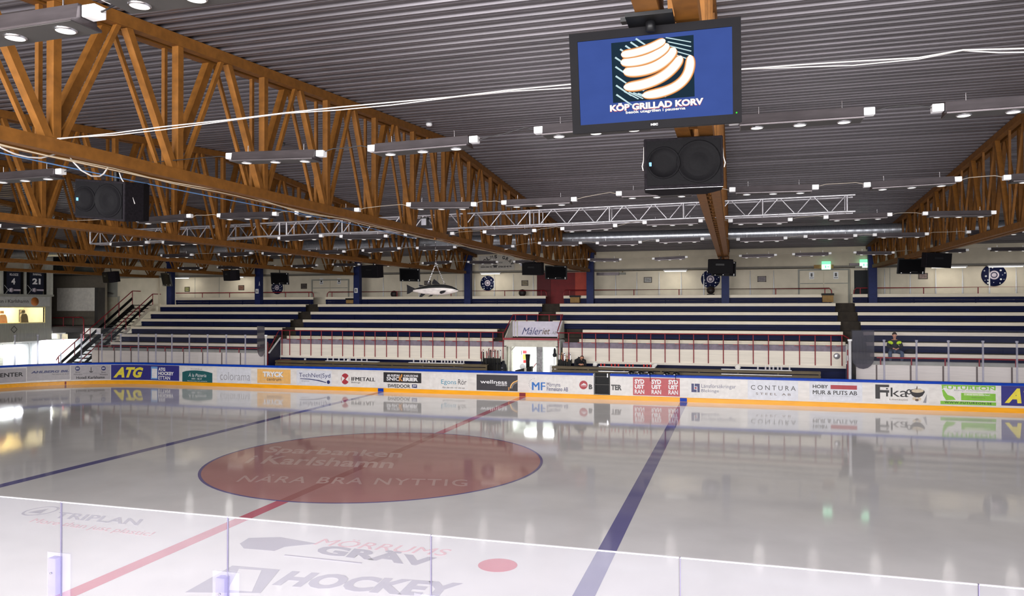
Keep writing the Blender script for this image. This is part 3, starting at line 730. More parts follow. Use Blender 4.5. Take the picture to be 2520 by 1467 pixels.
for rk, (Y, lst) in ROWS.items():
    ends = []
    for i, (xa, ya, xb, yb) in enumerate(lst):
        p, q = at_y(xa, ya, Y), at_y(xb, yb, Y); c = (p+q)/2; c.z = min(max(c.z, 6.14), 6.42)
        lab = 'grey strip light, %s from left in %s' % (ORD[i], RN[rk])
        o = LIGHT if first else dup(LIGHT, c)
        o.location = c; first = False
        o.rotation_euler = (0, -max(-.035, min(.035, (q.z-p.z)/1.3)), random.uniform(-.02, .02)); tag(o, lab, 'ceiling light', 'strip lights')
        ends.append(c)
        sl = bpy.data.lights.new('lamp_fill', 'SPOT'); sl.energy = FILL_WATT[rk]; sl.spot_size = math.radians(176 if rk == 'E' else 150); sl.spot_blend = .6
        sl.shadow_soft_size = .09; sl.color = (1, .97, .92)  # fill spots added under the fixtures; farthest row set to lift the back wall
        so = bpy.data.objects.new('lamp_fill', sl); COL.objects.link(so); so.parent = o; so.location = (0, 0, -.12)
    # the cable strung from lamp to lamp
    mb = MB()
    for u, v in zip(ends, ends[1:]):
        if (v-u).length < 4.5:
            u1, v1 = u+Vector((.73, 0, .03)), v+Vector((-.73, 0, .03))
            mb.tube([u1, u1+Vector((.12, 0, .03)), (u1+v1)/2+Vector((0, 0, .03+random.uniform(-.012, .012))), v1+Vector((-.12, 0, .03)), v1], .0065, 6)
    if mb.v:
        tag(mb.build('light_cable', m_kcable if rk in ('A0', 'A') else mat('tan_cable', (150, 140, 128), .6)), 'thin cable linking the strip lights of %s' % RN[rk], 'cable')

# ---------------------------------------------------------------- loose cables
def poly_y(pts, Y): return [at_y(x, y, Y) for x, y in pts]
mb = MB()
P1 = [(110,343),(180,338),(280,328),(400,312),(560,295),(700,278),(830,264),(960,252),(1120,238),(1250,222),(1400,208),(1620,188),(1830,170),(1960,160),(2100,151),(2260,142),(2370,123),(2460,121),(2560,118),(2700,112),(2900,100),(3100,92)]
q = poly_y(P1, -12); mb.tube(q, .0065, 6); mb.tube([v+Vector((0, .02, .016*math.sin(i*1.7)-.012)) for i, v in enumerate(q)], .0055, 6)
tag(mb.build('white_cable_run', m_cable), 'pair of white cables slung across the hall behind the lit screen', 'cable')
mb = MB(); xx = 1.73
q = [Vector((xx+.02, y, 5.965+.012*math.sin(y*2.1))) for y in [-15+.5*i for i in range(70)]]
mb.tube([v+Vector((.07, 0, .03*math.sin(v.y*1.3+.5))) for v in q], .008, 6); mb.tube([v+Vector((.03, 0, .006*math.sin(v.y*3.3))) for v in q], .007, 6)
tag(mb.build('white_cable_run', mat('cream_cable', (200, 184, 158), .6)), 'white cables clipped under the truss with the fish', 'cable')
tag(MB().tube([Vector((1.60, y, 5.93-.02*math.sin((y+14)*.5))) for y in [-14+.5*i for i in range(27)]], .008, 6).build('blue_cable', m_bcable), 'thin blue cable under the truss with the fish', 'cable')
tag(MB().tube([at_x(x, y, 1.74) for x, y in ((0, 362), (20, 372), (40, 380), (70, 387), (100, 389), (125, 383), (150, 374))], .010, 6).build('cable_loop', m_cable), 'white cable loop hanging at the left end of the near truss', 'cable')
tag(MB().tube([at_x(x, y, 1.74) for x, y in ((165, 378), (180, 398), (200, 419), (225, 433), (245, 434), (255, 428), (262, 418), (266, 411))], .010, 6).build('cable_loop', m_cable), 'white cable loop hanging beside the left loudspeaker', 'cable')

# ---------------------------------------------------------------- loudspeakers and screens hung from the trusses
def rot(o, loc, yaw=0, pitch=0, roll=0):
    o.matrix_world = Matrix.Translation(Vector(loc)) @ Matrix.Rotation(yaw, 4, 'Z') @ Matrix.Rotation(pitch, 4, 'X') @ Matrix.Rotation(roll, 4, 'Y')
def speaker_box(t, w, h, d, horn=-.25, detail=True):
    """front faces -Y, centre of the front face at the origin"""
    MB().prism([(-w/2, 0), (w/2, 0), (w/2, d*.55), (w*.32, d), (-w*.32, d), (-w/2, d*.55)], lambda u, v, e: Vector((u, v, e)), -h/2, h/2).build('cabinet', m_blackcloth, t, bevel=.012)
    MB().box((-w/2+.03, -.014, -h/2+.03), (w/2-.03, -.001, h/2-.03)).build('grille', m_grille, t)
    if detail:
        r = h*.29
        MB().lathe((horn*w, -.016, 0), [(r*1.1, 0), (r*1.1, -.012), (r, -.012), (r*.96, 0), (r*.5, .001), (0, .002)], 32, 'Y').build('horn', m_grille, t)
        MB().lathe((.19*w, -.016, 0), [(h*.42, 0), (h*.42, -.007), (h*.39, -.009), (h*.37, 0), (h*.2, .004), (h*.12, -.006), (0, -.008)], 36, 'Y').build('woofer', m_grille, t)
        MB().prism([(-.13*w, .24), (.02*w, .3), (-.04*w, .14)], lambda u, v, e: Vector((u, e, v*h*1.25)), -.018, -.014).build('port', m_grille, t)
        MB().prism([(-.13*w, -.24), (.02*w, -.3), (-.04*w, -.14)], lambda u, v, e: Vector((u, e, v*h*1.25)), -.018, -.014).build('port', m_grille, t)
        MB().box((-.445*w, -.02, -.03), (-.405*w, -.016, .01)).build('badge', ink('badge_blue', (90, 160, 220)), t)
t = thing('loudspeaker', 'large black loudspeaker hung below the lit screen', 'loudspeaker', group='loudspeakers')
speaker_box(t, .80, .528, .45)
MB().tube([(.0, .2, .26), (.0, .2, .36)], .022, 8).build('mount_pole', m_black, t)
for s in (-1, 1): MB().tube([(s*.40, .1, .2), (s*.405, .05, .05), (s*.42, .02, -.02), (s*.41, .04, -.06)], .006, 6).build('safety_wire', m_cable, t)
MB().box((-.39, -.002, -.27), (.39, .004, -.267)).build('bottom_edge', m_silver, t)
rot(t, (8.867, -10.83, 5.70), .10, -.03, -.012)
t = thing('loudspeaker', 'large black loudspeaker hung from the near truss at left', 'loudspeaker', group='loudspeakers')
speaker_box(t, .80, .52, .62, -.27)
MB().tube([(.08, .2, .25), (.08, .2, .42)], .035, 8).build('mount_pole', m_black, t)
MB().tube([(.40, .18, -.02), (.39, .12, .12), (.30, .05, .30), (.2, .1, .42)], .007, 6).build('safety_wire', m_cable, t)
rot(t, (1.30, -10.75, 5.63), .02, .10, .10)

def small_speaker():
    t = thing('loudspeaker', '', 'loudspeaker'); speaker_box(t, .80, .46, .5, detail=False)
    MB().box((-.15, -.02, .04), (.12, -.014, .10)).build('horn', m_black, t)
    MB().tube([(0, .25, .22), (0, .25, .62)], .025, 8).build('mount_pole', m_black, t)
    return t
def small_screen():
    t = thing('hanging_screen', '', 'screen')
    MB().box((-.55, 0, -.34), (.55, .08, .34)).build('case', m_black, t, bevel=.01)
    MB().box((-.50, -.004, -.29), (.50, 0, .29)).build('display', mat('dark_display_glass', (6, 6, 8), .6, spec=.05), t)
    for x, z in ((.46, .29), (.46, -.24), (.46, -.29), (-.38, -.29), (-.02, -.27)): MB().box((x-.018, -.012, z-.018), (x+.018, -.006, z+.018)).build('port_cover', m_white, t)
    MB().box((.0, -.012, -.25), (.26, -.006, -.235)).build('label_strip', m_dkgrey, t)
    MB().tube([(0, .06, .0), (0, .06, .62)], .025, 8).build('mount_pole', m_black, t)
    return t
SPK, SCR = small_speaker(), small_screen()
ns = nr = 0
for kind, px, yt, yb, X, Y, yaw, pitch, lab in (
        ('s', 260, 670, 697, XT[3]+.05, 9.4, -.5, .15, 'black loudspeaker hung left of the two screens, nearest the banners'),
        ('v', 408, 672, 705, XT[3]+.05, 13.5, -.5, .2, 'black hanging screen in front of the leftmost navy column'),
        ('s', 558, 666, 692, XT[2]+.05, 9.4, -.55, .1, 'black loudspeaker hung left of the navy column marked A'),
        ('v', 688, 672, 700, XT[1+1]+.05, 13.5, .1, .2, 'black hanging screen over the round sign beside column A'),
        ('s', 909, 653, 685, XT[1]+.05, 9.4, -.25, .1, 'black loudspeaker hung beside the navy column marked B'),
        ('v', 1008, 661, 693, XT[1]+.05, 13.5, .12, .2, 'black hanging screen above the tail of the fish'),
        ('s', 1308, 647, 678, XT[0]+.06, 9.4, -.15, .12, 'black loudspeaker hung left of the screen before the red doorway'),
        ('v', 1368, 654, 688, XT[0]+.06, 13.5, .05, .2, 'black hanging screen in front of the dark red doorway'),
        ('s', 1773, 634, 679, XT['c'], 9.4, .0, .1, 'black loudspeaker hung below the middle truss over the stand'),
        ('v', 1781, 644, 680, XT['c']+.02, 13.5, -.0, .2, 'black hanging screen peeping out behind the middle loudspeaker'),
        ('v', 2243, 636, 675, XT['r'], 13.5, .05, .2, 'black hanging screen below the right truss'),
        ('s', 2311, 622, 660, XT['r'], 9.4, .3, .1, 'black loudspeaker hung below the right truss')):
    top, bot = at_y(px, yt, Y), at_y(px, yb, Y); c = (top+bot)/2
    if kind == 's': o = SPK if ns == 0 else dup(SPK, c); ns += 1
    else: o = SCR if nr == 0 else dup(SCR, c); nr += 1
    tag(o, lab, 'loudspeaker' if kind == 's' else 'screen', 'loudspeakers' if kind == 's' else 'hanging screens')
    w = (top.z-bot.z); sc = w/(.46*1.04 if kind == 's' else .68)
    rot(o, (c.x, Y, c.z), yaw, pitch, .03); o.scale = (min(1.1, max(.85, sc)),)*3
# the lit screen
def make_tv():
    t = thing('hanging_screen', 'large lit screen showing grilled sausages on blue', 'screen', group=None)
    w, h = 1.05, .624
    mb = MB()
    bz_ = .052
    mb.box((-w/2, 0, -h/2), (w/2, .09, h/2)); mb.build('case', m_black, t, bevel=.012)
    m_bez = mat('dark_grey_bezel', (9, 8, 11), .6, 0, .06, 10, spec=.05)
    for a_, b_ in (((-w/2, -.018, h/2-bz_), (w/2, 0, h/2)), ((-w/2, -.018, -h/2), (w/2, 0, -h/2+bz_)), ((-w/2, -.018, -h/2+bz_), (-w/2+bz_, 0, h/2-bz_)), ((w/2-bz_, -.018, -h/2+bz_), (w/2, 0, h/2-bz_))):
        MB().box(a_, b_).build('bezel', m_bez, t)
    MB().box((-w/2+bz_, -.006, -h/2+bz_), (w/2-bz_, -.001, h/2-bz_)).build('display', glow('screen_blue', (66, 88, 158), 1.0, .12), t)
    # picture on the display; u,v in 0..1 over the display
    iw, ih = w-2*bz_, h-2*bz_
    lay = [0]
    def P(u, v, k): return Vector((-iw/2+u*iw, -.0065-.0004*k, -ih/2+v*ih))
    def shape(pts, m, name):
        lay[0] += 1; MB().add([P(u, v, lay[0]) for u, v in pts], [tuple(range(len(pts)))]).build(name, m, t)
    g_teal = glow('screen_dark_teal', (34, 52, 66), 1.0); g_white = glow('screen_white', (255, 250, 238), 1.15); g_or = glow('screen_orange', (226, 140, 70), 1.0)
    g_bar = glow('screen_pale_bar', (205, 232, 236), 1.0); g_red = glow('screen_red', (200, 40, 30), 1.0); g_dk = glow('screen_black', (20, 24, 26), .8)
    shape([(.225, .24), (.76, .24), (.76, .95), (.225, .95)], g_teal, 'picture')
    for k in range(9):
        a0 = .30+.07*k
        lay[0] += 0
        u0, v0 = .245+.035*max(0, k-4), .33+.11*min(k, 4.5)+(.035*max(0, k-4))
        shape([(u0, v0), (u0+.008, v0+.015), (u0+.11, v0-.13), (u0+.10, v0-.135)], g_bar, 'grill_bar')
    for k in range(5):
        shape([(.58+.012*k, .945-.05*k), (.585+.012*k, .955-.05*k), (.745, .875-.052*k), (.742, .865-.052*k)], g_bar, 'grill_bar')
    for k in range(4):
        shape([(.30+.05*k, .42-.02*k), (.33+.05*k, .47-.02*k), (.36+.05*k, .43-.02*k), (.33+.05*k, .39-.02*k)], g_dk if k % 2 else g_bar, 'ember')
    def sausage(pts, wd):
        def outline(s):
            L, R_ = [], []
            n = len(pts)
            for i, (u, v) in enumerate(pts):
                p0, p1 = pts[max(0, i-1)], pts[min(n-1, i+1)]; tx, ty = (p1[0]-p0[0])*iw, (p1[1]-p0[1])*ih
                l = math.hypot(tx, ty); nx, ny = -ty/l, tx/l; k = i/(n-1); r = wd*s*math.sqrt(max(.03, 1-abs(2*k-1)**9))
                L.append((u+nx*r/iw, v+ny*r/ih)); R_.append((u-nx*r/iw, v-ny*r/ih))
            return L+R_[::-1]
        shape(outline(1.12), g_or, 'sausage'); shape(outline(.95), glow('screen_peach', (250, 205, 160), 1.0), 'sausage'); shape(outline(.78), g_white, 'sausage')
    def arc(p0, p1, p2, n=40): return [((1-k/n)**2*p0[0]+2*(1-k/n)*k/n*p1[0]+(k/n)**2*p2[0], (1-k/n)**2*p0[1]+2*(1-k/n)*k/n*p1[1]+(k/n)**2*p2[1]) for k in range(n+1)]
    for k in range(7): shape([(.30+.03*k, .36-.012*k), (.305+.03*k, .372-.012*k), (.40+.03*k, .265), (.392+.03*k, .258)], g_bar, 'grill_bar')
    sausage(arc((.42, .30), (.76, .30), (.735, .72)), .030)
    sausage(arc((.30, .415), (.58, .40), (.68, .72)), .032)
    sausage(arc((.30, .60), (.55, .54), (.64, .82)), .034)
    sausage(arc((.285, .71), (.50, .67), (.60, .87)), .030)
    sausage(arc((.29, .80), (.44, .79), (.58, .92)), .026)
    lay[0] += 1; k = lay[0]
    for m_, dz, b, kk in ((g_red, -.003, .085, 1), (g_white, 0, .055, 2)):
        lettering('KÖP GRILLAD KORV', m_, t, lambda u, v, kk=kk, dz=dz: P(.205+.61*u, .135+.095*v, k+kk)+Vector((0, 0, dz)), bold=b)
    lettering('besök utegrillen i pauserna', g_white, t, lambda u, v: P(.31+.39*u, .085+.045*v, k+3), bold=.03)
    lettering('NEC', k_white, t, quad_fn((-.025, -.0185, -h/2+.018), (.018, -.0185, -h/2+.018), (-.025, -.0185, -h/2+.031)), bold=.04)
    MB().box((w/2-.035, -.02, -h/2+.055), (w/2-.027, -.018, -h/2+.063)).build('power_light', glow('green_led', (60, 230, 60), 1.5), t)
    MB().tube([(0, .07, 0), (0, .10, h/2+.02), (0, .12, h/2+.07)], .02, 8).build('mount_arm', m_black, t)
    MB().box((-.2, .02, h/2+.05), (.12, .12, h/2+.075)).build('mount_plate', m_black, t)
    MB().tube([(-.02, .02, h/2), (-.06, .03, h/2+.05), (.02, .0, h/2+.09), (.05, .03, h/2+.03)], .008, 6).build('power_cable', m_kcable, t)
    rot(t, (8.887, -14.03, 5.65), .034, .155, -.012)
make_tv()
# two big ochre packers clamped over the screen
t = thing('clamp_bracket', 'ochre clamp block with black strap above the lit screen', 'bracket', (8.9, -14.0, 5.98))
MB().box((8.74, -14.28, 5.955), (9.02, -14.02, 5.978)).build('strap', m_black, t)
MB().lathe((8.88, -14.16, 5.90), [(0, 0), (.03, 0), (.03, .055), (0, .055)], 10).build('bolt', m_black, t)

# ---------------------------------------------------------------- the fish and its chain
m_silv = mat('silver_fish_belly', (172, 165, 162), .45, 0, .16, 6, (1, 3, 3))
m_back = mat('dark_fish_back', (26, 27, 28), .4, 0, .25, 12)
m_fin = mat('grey_fish_fin', (20, 19, 23), .6, 0, .2, 14, spec=.1)
def fishpt(px, py, y=0): 
    p = at_y(px, py, -.55); p.y += y; return p
fp = thing('model_fish', 'grey and silver model salmon hanging on chains over the ice', 'fish', at_y(1072, 713, -.55))
st = [(1017,711.5,718.5),(1026,709,719.8),(1035,706.5,722),(1046,703.5,724),(1058,701,725.5),(1070,699.8,726),(1084,699.8,725.8),(1096,700.5,725),(1105,702.5,723.8),(1113,705,722),(1120,708.5,720),(1125,711.5,718.5),(1128,713.5,716.5)]
mb = MB(); n = 20; vs = []; fs = []; rows = []
for x, yt, yb in st:
    a_, b_ = fishpt(x, yt), fishpt(x, yb); cz, rz = (a_.z+b_.z)/2, (a_.z-b_.z)/2
    rows.append((a_.x, cz, rz))
for X_, cz, rz in rows:
    for k in range(n):
        an = 2*PI*k/n; vs.append(Vector((X_, -.55+rz*.55*math.cos(an), cz+rz*math.sin(an))))
top, low = [], []
for i in range(len(rows)-1):
    for k in range(n):
        an = 2*PI*(k+.5)/n; (top if math.sin(an) > .22 else low).append((i*n+k, i*n+(k+1) % n, (i+1)*n+(k+1) % n, (i+1)*n+k))
mb.add(vs, low, 0, True); mb.add(vs, top, 1, True)
mb.add(vs[:n], [tuple(range(n))], 0); mb.add(vs[-n:], [tuple(range(n))], 1)
mb.build('body', [m_silv, m_back], fp, weld=True)
def fin(pts, nm, y=0, m=None, th=.012):
    P3 = [fishpt(x, yy, y) for x, yy in pts]; k = len(P3)
    MB().add([p+Vector((0, -th/2, 0)) for p in P3]+[p+Vector((0, th/2, 0)) for p in P3], [tuple(range(k)), tuple(range(2*k-1, k-1, -1))]+[(i, (i+1) % k, k+(i+1) % k, k+i) for i in range(k)]).build(nm, m or m_fin, fp)
fin([(1020, 709.5), (1012, 706), (1001, 700.5), (1002, 710), (1001.5, 724), (1008, 722), (1014, 718), (1020, 715.5)], 'tail_fin')
fin([(1063, 699.5), (1064, 694), (1068, 686.5), (1075, 692), (1083, 699.5)], 'dorsal_fin')
fin([(1034, 706), (1031, 703), (1032, 701), (1038, 701.5), (1044, 703.5)], 'adipose_fin')
fin([(1034, 719.5), (1036, 723), (1032, 731), (1038, 731), (1047, 724), (1048, 721.5)], 'anal_fin')
fin([(1060, 723.5), (1058, 727), (1053, 730.5), (1062, 729.5), (1068, 724)], 'pelvic_fin')
fin([(1086, 719), (1088, 716.5), (1096, 715), (1101, 715.5), (1097, 720.5), (1090, 723.5), (1086, 722)], 'pectoral_fin', -.11, None, .008)
e = fishpt(1119.5, 709.8, -.05)
MB().lathe((e.x, e.y-.02, e.z), [(.018, 0), (.012, -.012), (0, -.016)], 12, 'Y').build('eye', m_black, fp)
fin([(1117, 714.5), (1122, 714), (1127.2, 713.6), (1127, 714.3), (1122, 714.9)], 'mouth_line', -.06, m_black, .02)
MB().tube([fishpt(1094.5, 700), fishpt(1094, 697.5), fishpt(1096, 697.2), fishpt(1096.5, 700)], .006, 6).build('hook', m_chrome, fp)
ch = thing('hanging_chain', 'thin steel chain with two legs holding the fish', 'chain', at_y(1071, 577, -.55))
MB().box(tuple(at_y(1069, 591, -.55)-Vector((0, .03, 0))), tuple(at_y(1073, 577, -.55)+Vector((0, .03, .0)))).build('bracket', m_steel, ch)
def chain(p, q, nm, step=.035):
    p, q = Vector(p), Vector(q); n = int((q-p).length/step); d = (q-p)/n; mb = MB()
    for i in range(n):
        c = p+d*(i+.5); u = d.normalized()*.024; s = Vector((0, .009, 0)) if i % 2 else d.cross(Vector((0, 1, 0))).normalized()*.009
        mb.tube([c-u, c-u*.5+s, c+u*.5+s, c+u, c+u*.5-s, c-u*.5-s, c-u], .0042, 5)
    mb.build(nm, m_chrome, ch)
k0, k1 = at_y(1071.5, 591, -.55), at_y(1072.5, 648, -.55)
chain(k0, k1, 'drop_chain'); chain(k1, at_y(1053, 699, -.55), 'chain_leg'); chain(k1, at_y(1093.5, 698, -.55), 'chain_leg')
MB().lathe(tuple(k1), [(.03, -.008), (.038, 0), (.03, .008), (.022, 0), (.03, -.008)], 14, 'Y').build('ring', m_chrome, ch)
# flood lamp clamped on the truss
p = at_y(1046, 546, -1.6)
t = thing('flood_lamp', 'small grey flood lamp clamped on the truss above the fish', 'lamp', (p.x, -1.6, p.z-.1))
MB().box((p.x-.075, -1.68, p.z-.1), (p.x+.075, -1.52, p.z+.1)).build('housing', m_dkgrey, t, bevel=.01)
MB().box((p.x-.065, -1.685, p.z-.09), (p.x+.06, -1.68, p.z+.07)).build('glass', mat('lamp_glass_grey', (170, 168, 176), .2), t)
MB().box((p.x-.10, -1.64, p.z+.06), (p.x+.09, -1.56, p.z+.105)).build('hood', m_black, t)
# smoke detectors on the deck
for x, y, lab in ((1056, 311, 'small white smoke detector on the roof deck above the long lamp'), (695, 368, 'small dark box on the roof deck behind the near truss')):
    q = at_z(x, y, 8.5); q.z = roof_z(q.y)
    tag(MB().lathe(tuple(q), [(0, -.07), (.05, -.07), (.075, -.045), (.075, 0), (0, 0)], 16).build('smoke_detector', m_white if x > 800 else m_dkgrey), lab, 'smoke detector')
# ---------------------------------------------------------------- plank benches
SEC = [('left', 'the section left of the left aisle', {1: (431, 770.5), 2: (393, 752), 3: (369, 733), 4: (346, 714), 5: (322, 694), 6: (297, 673), 7: (272, 640)}),
       ('mid', 'the section between left aisle and tunnel', {1: (799.8, 1343), 2: (782, 1334), 3: (764, 1325), 4: (745, 1316), 5: (726, 1223.5), 6: (706, 1212)}),
       ('mid2', 'the section right of the tunnel', {1: (1386.7, 2049), 2: (1377.5, 2056.5), 3: (1368, 2062), 4: (1360, 2068.7), 5: (1433.8, 2074), 6: (1425.4, 2080)}),
       ('right', 'the section at the right edge', {1: (2098, None), 2: (2104, None), 3: (2110.6, None), 4: (2118, None), 5: (2124.5, None), 6: (2132, None), 7: (2141, None)})]
RNAME = {1: 'topmost', 2: 'second from top', 3: 'third from top', 4: 'fourth from top', 5: 'fifth from top', 6: 'sixth from top', 7: 'lowest'}
for sk, sn, rows in SEC:
    for k, (pa, pb) in rows.items():
        y, z = (ROWY(k), ROWZ(k)) if k < 7 else (17.28, 2.11)
        xa = at_y(pa, 760, y).x; xb = at_y(pb, 760, y).x if pb else 31.0
        t = thing('plank_bench', 'white plank bench, %s row in %s' % (RNAME[k], sn), 'bench', ((xa+xb)/2, y, z-.44), 'plank benches of the stand')
        mb = MB()
        mb.box((xa, y, z-.15), (xb, y+.05, z)); mb.box((xa, y+.05, z-.04), (xb, y+.36, z)); mb.build('seat_plank', m_seat, t)
        mb = MB(); mb.box((xa+.02, y+.055, z-.42), (xb-.02, y+.075, z-.30)); mb.box((xa+.02, y+.04, z-.29), (xb-.02, y+.06, z-.155)); mb.build('front_panel', m_navy, t)
        n = max(2, int((xb-xa)/2.4))
        for i in range(n+1):
            x = xa+.12+(xb-xa-.24)*i/n
            MB().box((x-.025, y+.02, z-.44), (x+.025, y+.05, z-.15)).build('bracket', m_navy, t)

# ---------------------------------------------------------------- red railings
def rail(label, pts, posts, r=.022, zb=None, parent=None):
    """pts: 3D path of the top tube; posts: list of (top, bottom)"""
    o = Vector(posts[0][1])
    t = thing('railing', label, 'railing', o)
    MB().tube(pts, r, 8).build('top_rail', m_red, t)
    for a, b in posts: MB().tube([a, b], r*.9, 8).build('post', m_red, t)
    return t
YR = 17.52
for lab, pxs, xa, xb in (('red railing with twenty one posts in front of the bench wall, left of the tunnel', (694, 713, 739, 765, 791, 817, 843, 870, 897, 923, 951, 979, 1008, 1036, 1065, 1094, 1123, 1154, 1183, 1213, 1238), -15.0, TUN[0]),
                         ('red railing with twenty one posts in front of the bench wall, right of the tunnel', (1375, 1399.5, 1432.5, 1466, 1499, 1533, 1567, 1601.5, 1636.5, 1672, 1707, 1743, 1780, 1816.5, 1853.5, 1891, 1929, 1967.5, 2006, 2045, 2072), TUN[1]-.06, 14.0)):
    xs = [at_y(p, 850, YR).x for p in pxs]
    path = [(xa, YR, 2.87), (xb, YR, 2.87)]
    if xa < -10: path = [(-13.95, 15.6, 1.95), (-14.48, 17.15, 2.75), (-14.62, YR, 2.87), (TUN[0]-.02, YR, 2.87), (TUN[0]-.0, 17.75, 3.0), (TUN[0]+.06, 18.9, 3.74)]
    else: path = [(TUN[1]-.06, 18.9, 3.74), (TUN[1]-.06, 17.75, 3.0), (TUN[1]-.06, YR, 2.87), (14.0, YR, 2.87), (14.2, 17.3, 2.75), (14.0, 15.75, 2.0)]
    t = rail(lab, path, [((x, YR, 2.87), (x, YR, 1.52)) for x in xs], .026)
    for x in xs: MB().box((x-.22, YR+.01, 2.385), (x+.02, YR+.06, 2.42)).build('wall_stub', m_red, t)
xa, xb = TUN[0]+.06, TUN[1]-.06
rail('red railing on top of the tunnel sign', [(xa, 18.9, 3.74), (xb, 18.9, 3.74)], [((xa+(xb-xa)*f, 18.9, 3.74), (xa+(xb-xa)*f, 18.9, 3.2)) for f in (.05, .28, .5, .73, .96)], .026)
# rails on the upper walkway
def walk_rail(label, pa, pb, posts, ends=(1, 1)):
    Y, z = 22.28, 5.06
    xa, xb = at_y(pa, 715, Y).x, at_y(pb, 715, Y).x
    pts = ([(xa, Y, 4.75), (xa+.02, Y, 4.95)] if ends[0] else [])+[(xa+(.12 if ends[0] else 0), Y, z), (xb-(.12 if ends[1] else 0), Y, z)]+([(xb-.02, Y, 4.95), (xb, Y, 4.75)] if ends[1] else [])
    rail(label, pts, [((at_y(p, 715, Y).x, Y, z), (at_y(p, 715, Y).x, Y, 4.35)) for p in posts], .028)
walk_rail('red walkway railing behind the top bench, left section', 433, 772, (498, 565, 703, 760), (0, 1))
walk_rail('red walkway railing behind the top bench, from the aisle to the red doorway', 805, 1345, (817, 977, 1110, 1242, 1332))
walk_rail('red walkway railing behind the top bench, from the red doorway to the exit doors', 1387, 2047, (1402, 1560, 1671, 1909, 2030))
walk_rail('red walkway railing behind the top bench, right section', 2101, 2620, (2117, 2273, 2407, 2560), (1, 0))
# rails over the low front walls
for lab, pxs, ya, z, b in (('red railing above the low white wall behind the right glass', (2167, 2243, 2326, 2410, 2500), 16.38, 1.98, 1.64), ('dark red railing above the low white wall behind the left glass', (242, 280, 321, 363, 406, 450, 496, 541, 588), 16.38, 1.93, 1.64)):
    xs = [at_y(p, 880, ya).x for p in pxs]
    rail(lab, [(xs[0]-.15, ya, z), ((xs[-1]+8 if xs[0] > 0 else -14.8), ya, z)], [((x, ya, z), (x, ya, b)) for x in xs], .03)

# end walls of the team benches
for x, xf, sg, px, lab in ((-14.60, -13.87, -1, 661, 'left'), (14.16, 13.87, 1, 2088, 'right')):
    t = thing('bench_end_wall', 'navy end wall with white sloping edge at the %s end of the team benches' % lab, 'wall panel', (x, 16.4, 0))
    MB().prism([(15.45, 0), (17.6, 0), (17.6, 2.45), (15.45, 1.75)], lambda u, v, d: Vector((d+xf+(x-xf)*(u-15.45)/2.15, u, v)), -.02, .02).build('panel', m_navy, t)
    MB().beam((xf, 15.45, 1.77), (x, 17.6, 2.47), .08, .04).build('edge_trim', m_white, t)
    MB().box((x-.04, 17.5, .3), (x+.04, 17.58, 2.45)).build('corner_trim', m_white, t)
    q = at_y(px if sg > 0 else 656, 880, 15.35).x+(.0 if sg > 0 else 0)
    MB().box((q-.05, 15.3, .3), (q+.05, 15.42, 2.35)).build('red_post', m_red, t)
    MB().box((q-.055, 15.29, 1.9), (q-.03, 15.3, 2.12)).build('sticker', m_white, t)

# ---------------------------------------------------------------- tunnel below the sign
tn = thing('tunnel_portal', 'white tunnel entrance with a pale lavender sign above it', 'tunnel entrance', ((TUN[0]+TUN[1])/2, 17.6, 0))
x0, x1 = TUN
m_portal = mat('portal_cream', (202, 198, 186), .7, 0, .08, 4)
m_sign = mat('lavender_sign_sheet', (206, 200, 216), .6, 0, .05, 5)
MB().box((x0+.05, 18.86, 2.62), (x1-.05, 18.94, 3.40)).build('sign_board', m_sign, tn)
for xx, s in ((x0, 1), (x1-.05, 1)):
    MB().prism([(17.5, 2.56), (18.95, 2.56), (18.95, 3.42), (18.75, 3.42)], lambda u, v, d: Vector((d, u, v)), xx, xx+.05).build('side_wing', m_portal, tn)
MB().box((x0+.28, 18.80, 2.6), (x0+.33, 18.86, 3.4)).box((x0+.14, 18.80, 2.6), (x0+.17, 18.86, 3.4)).build('batten', m_portal, tn)
MB().box((x0-.05, 17.42, 2.50), (x1+.02, 17.56, 2.60)).build('red_beam', m_red, tn)
MB().box((x0, 17.5, 2.16), (x1-.03, 17.75, 2.50)).build('lintel', m_portal, tn)
MB().box((x0, 17.5, 0), (x0+.12, 18.0, 2.2)).box((x0+.2, 17.7, 0), (x0+.33, 17.95, 2.2)).box((x1-.1, 17.5, 0), (x1-.03, 17.7, 2.2)).build('jamb', m_portal, tn)
MB().beam((x0+.3, 17.72, 1.95), (x0+.52, 17.72, 2.2), .06, .06).build('brace', m_portal, tn)
xg = at_y(1328.5, 880, 17.9).x
MB().box((xg-.15, 17.8, 0), (xg+.15, 18.0, 2.2)).build('grey_pillar', mat('mottled_grey_pillar', (150, 148, 152), .6, 0, .2, 9), tn)
m_room = mat('white_room_paint', (240, 242, 238), .7, 0, .02, 3)
mb = MB(); mb.box((x0, 20.6, 0), (x1, 20.7, 2.45)); mb.box((x0-.05, 17.95, 0), (x0+.03, 20.7, 2.45)); mb.box((x1-.03, 17.75, 0), (x1+.05, 20.7, 2.45)); mb.box((x0, 17.75, 2.42), (x1, 20.7, 2.48))
mb.build('room_walls', m_room, tn)
def at(px, py, Y): return at_y(px, py, Y)
lettering('Måler', k_navy, tn, quad_fn(at(1284, 823.5, 18.855), at(1334, 823.5, 18.855), at(1286, 806, 18.855)), shear=.3, bold=.012)
lettering('iet', k_brown, tn, quad_fn(at(1334, 823, 18.855), at(1353, 823.2, 18.855), at(1335, 808, 18.855)), shear=.3, bold=.012)
lettering('- AB', k_grey, tn, quad_fn(at(1353, 822.5, 18.855), at(1369, 823, 18.855), at(1354, 815, 18.855)), shear=.35, bold=.02)
MB().box((-.9, 18.6, 2.39), (.5, 18.7, 2.42)).build('ceiling_tube', m_tube, tn)
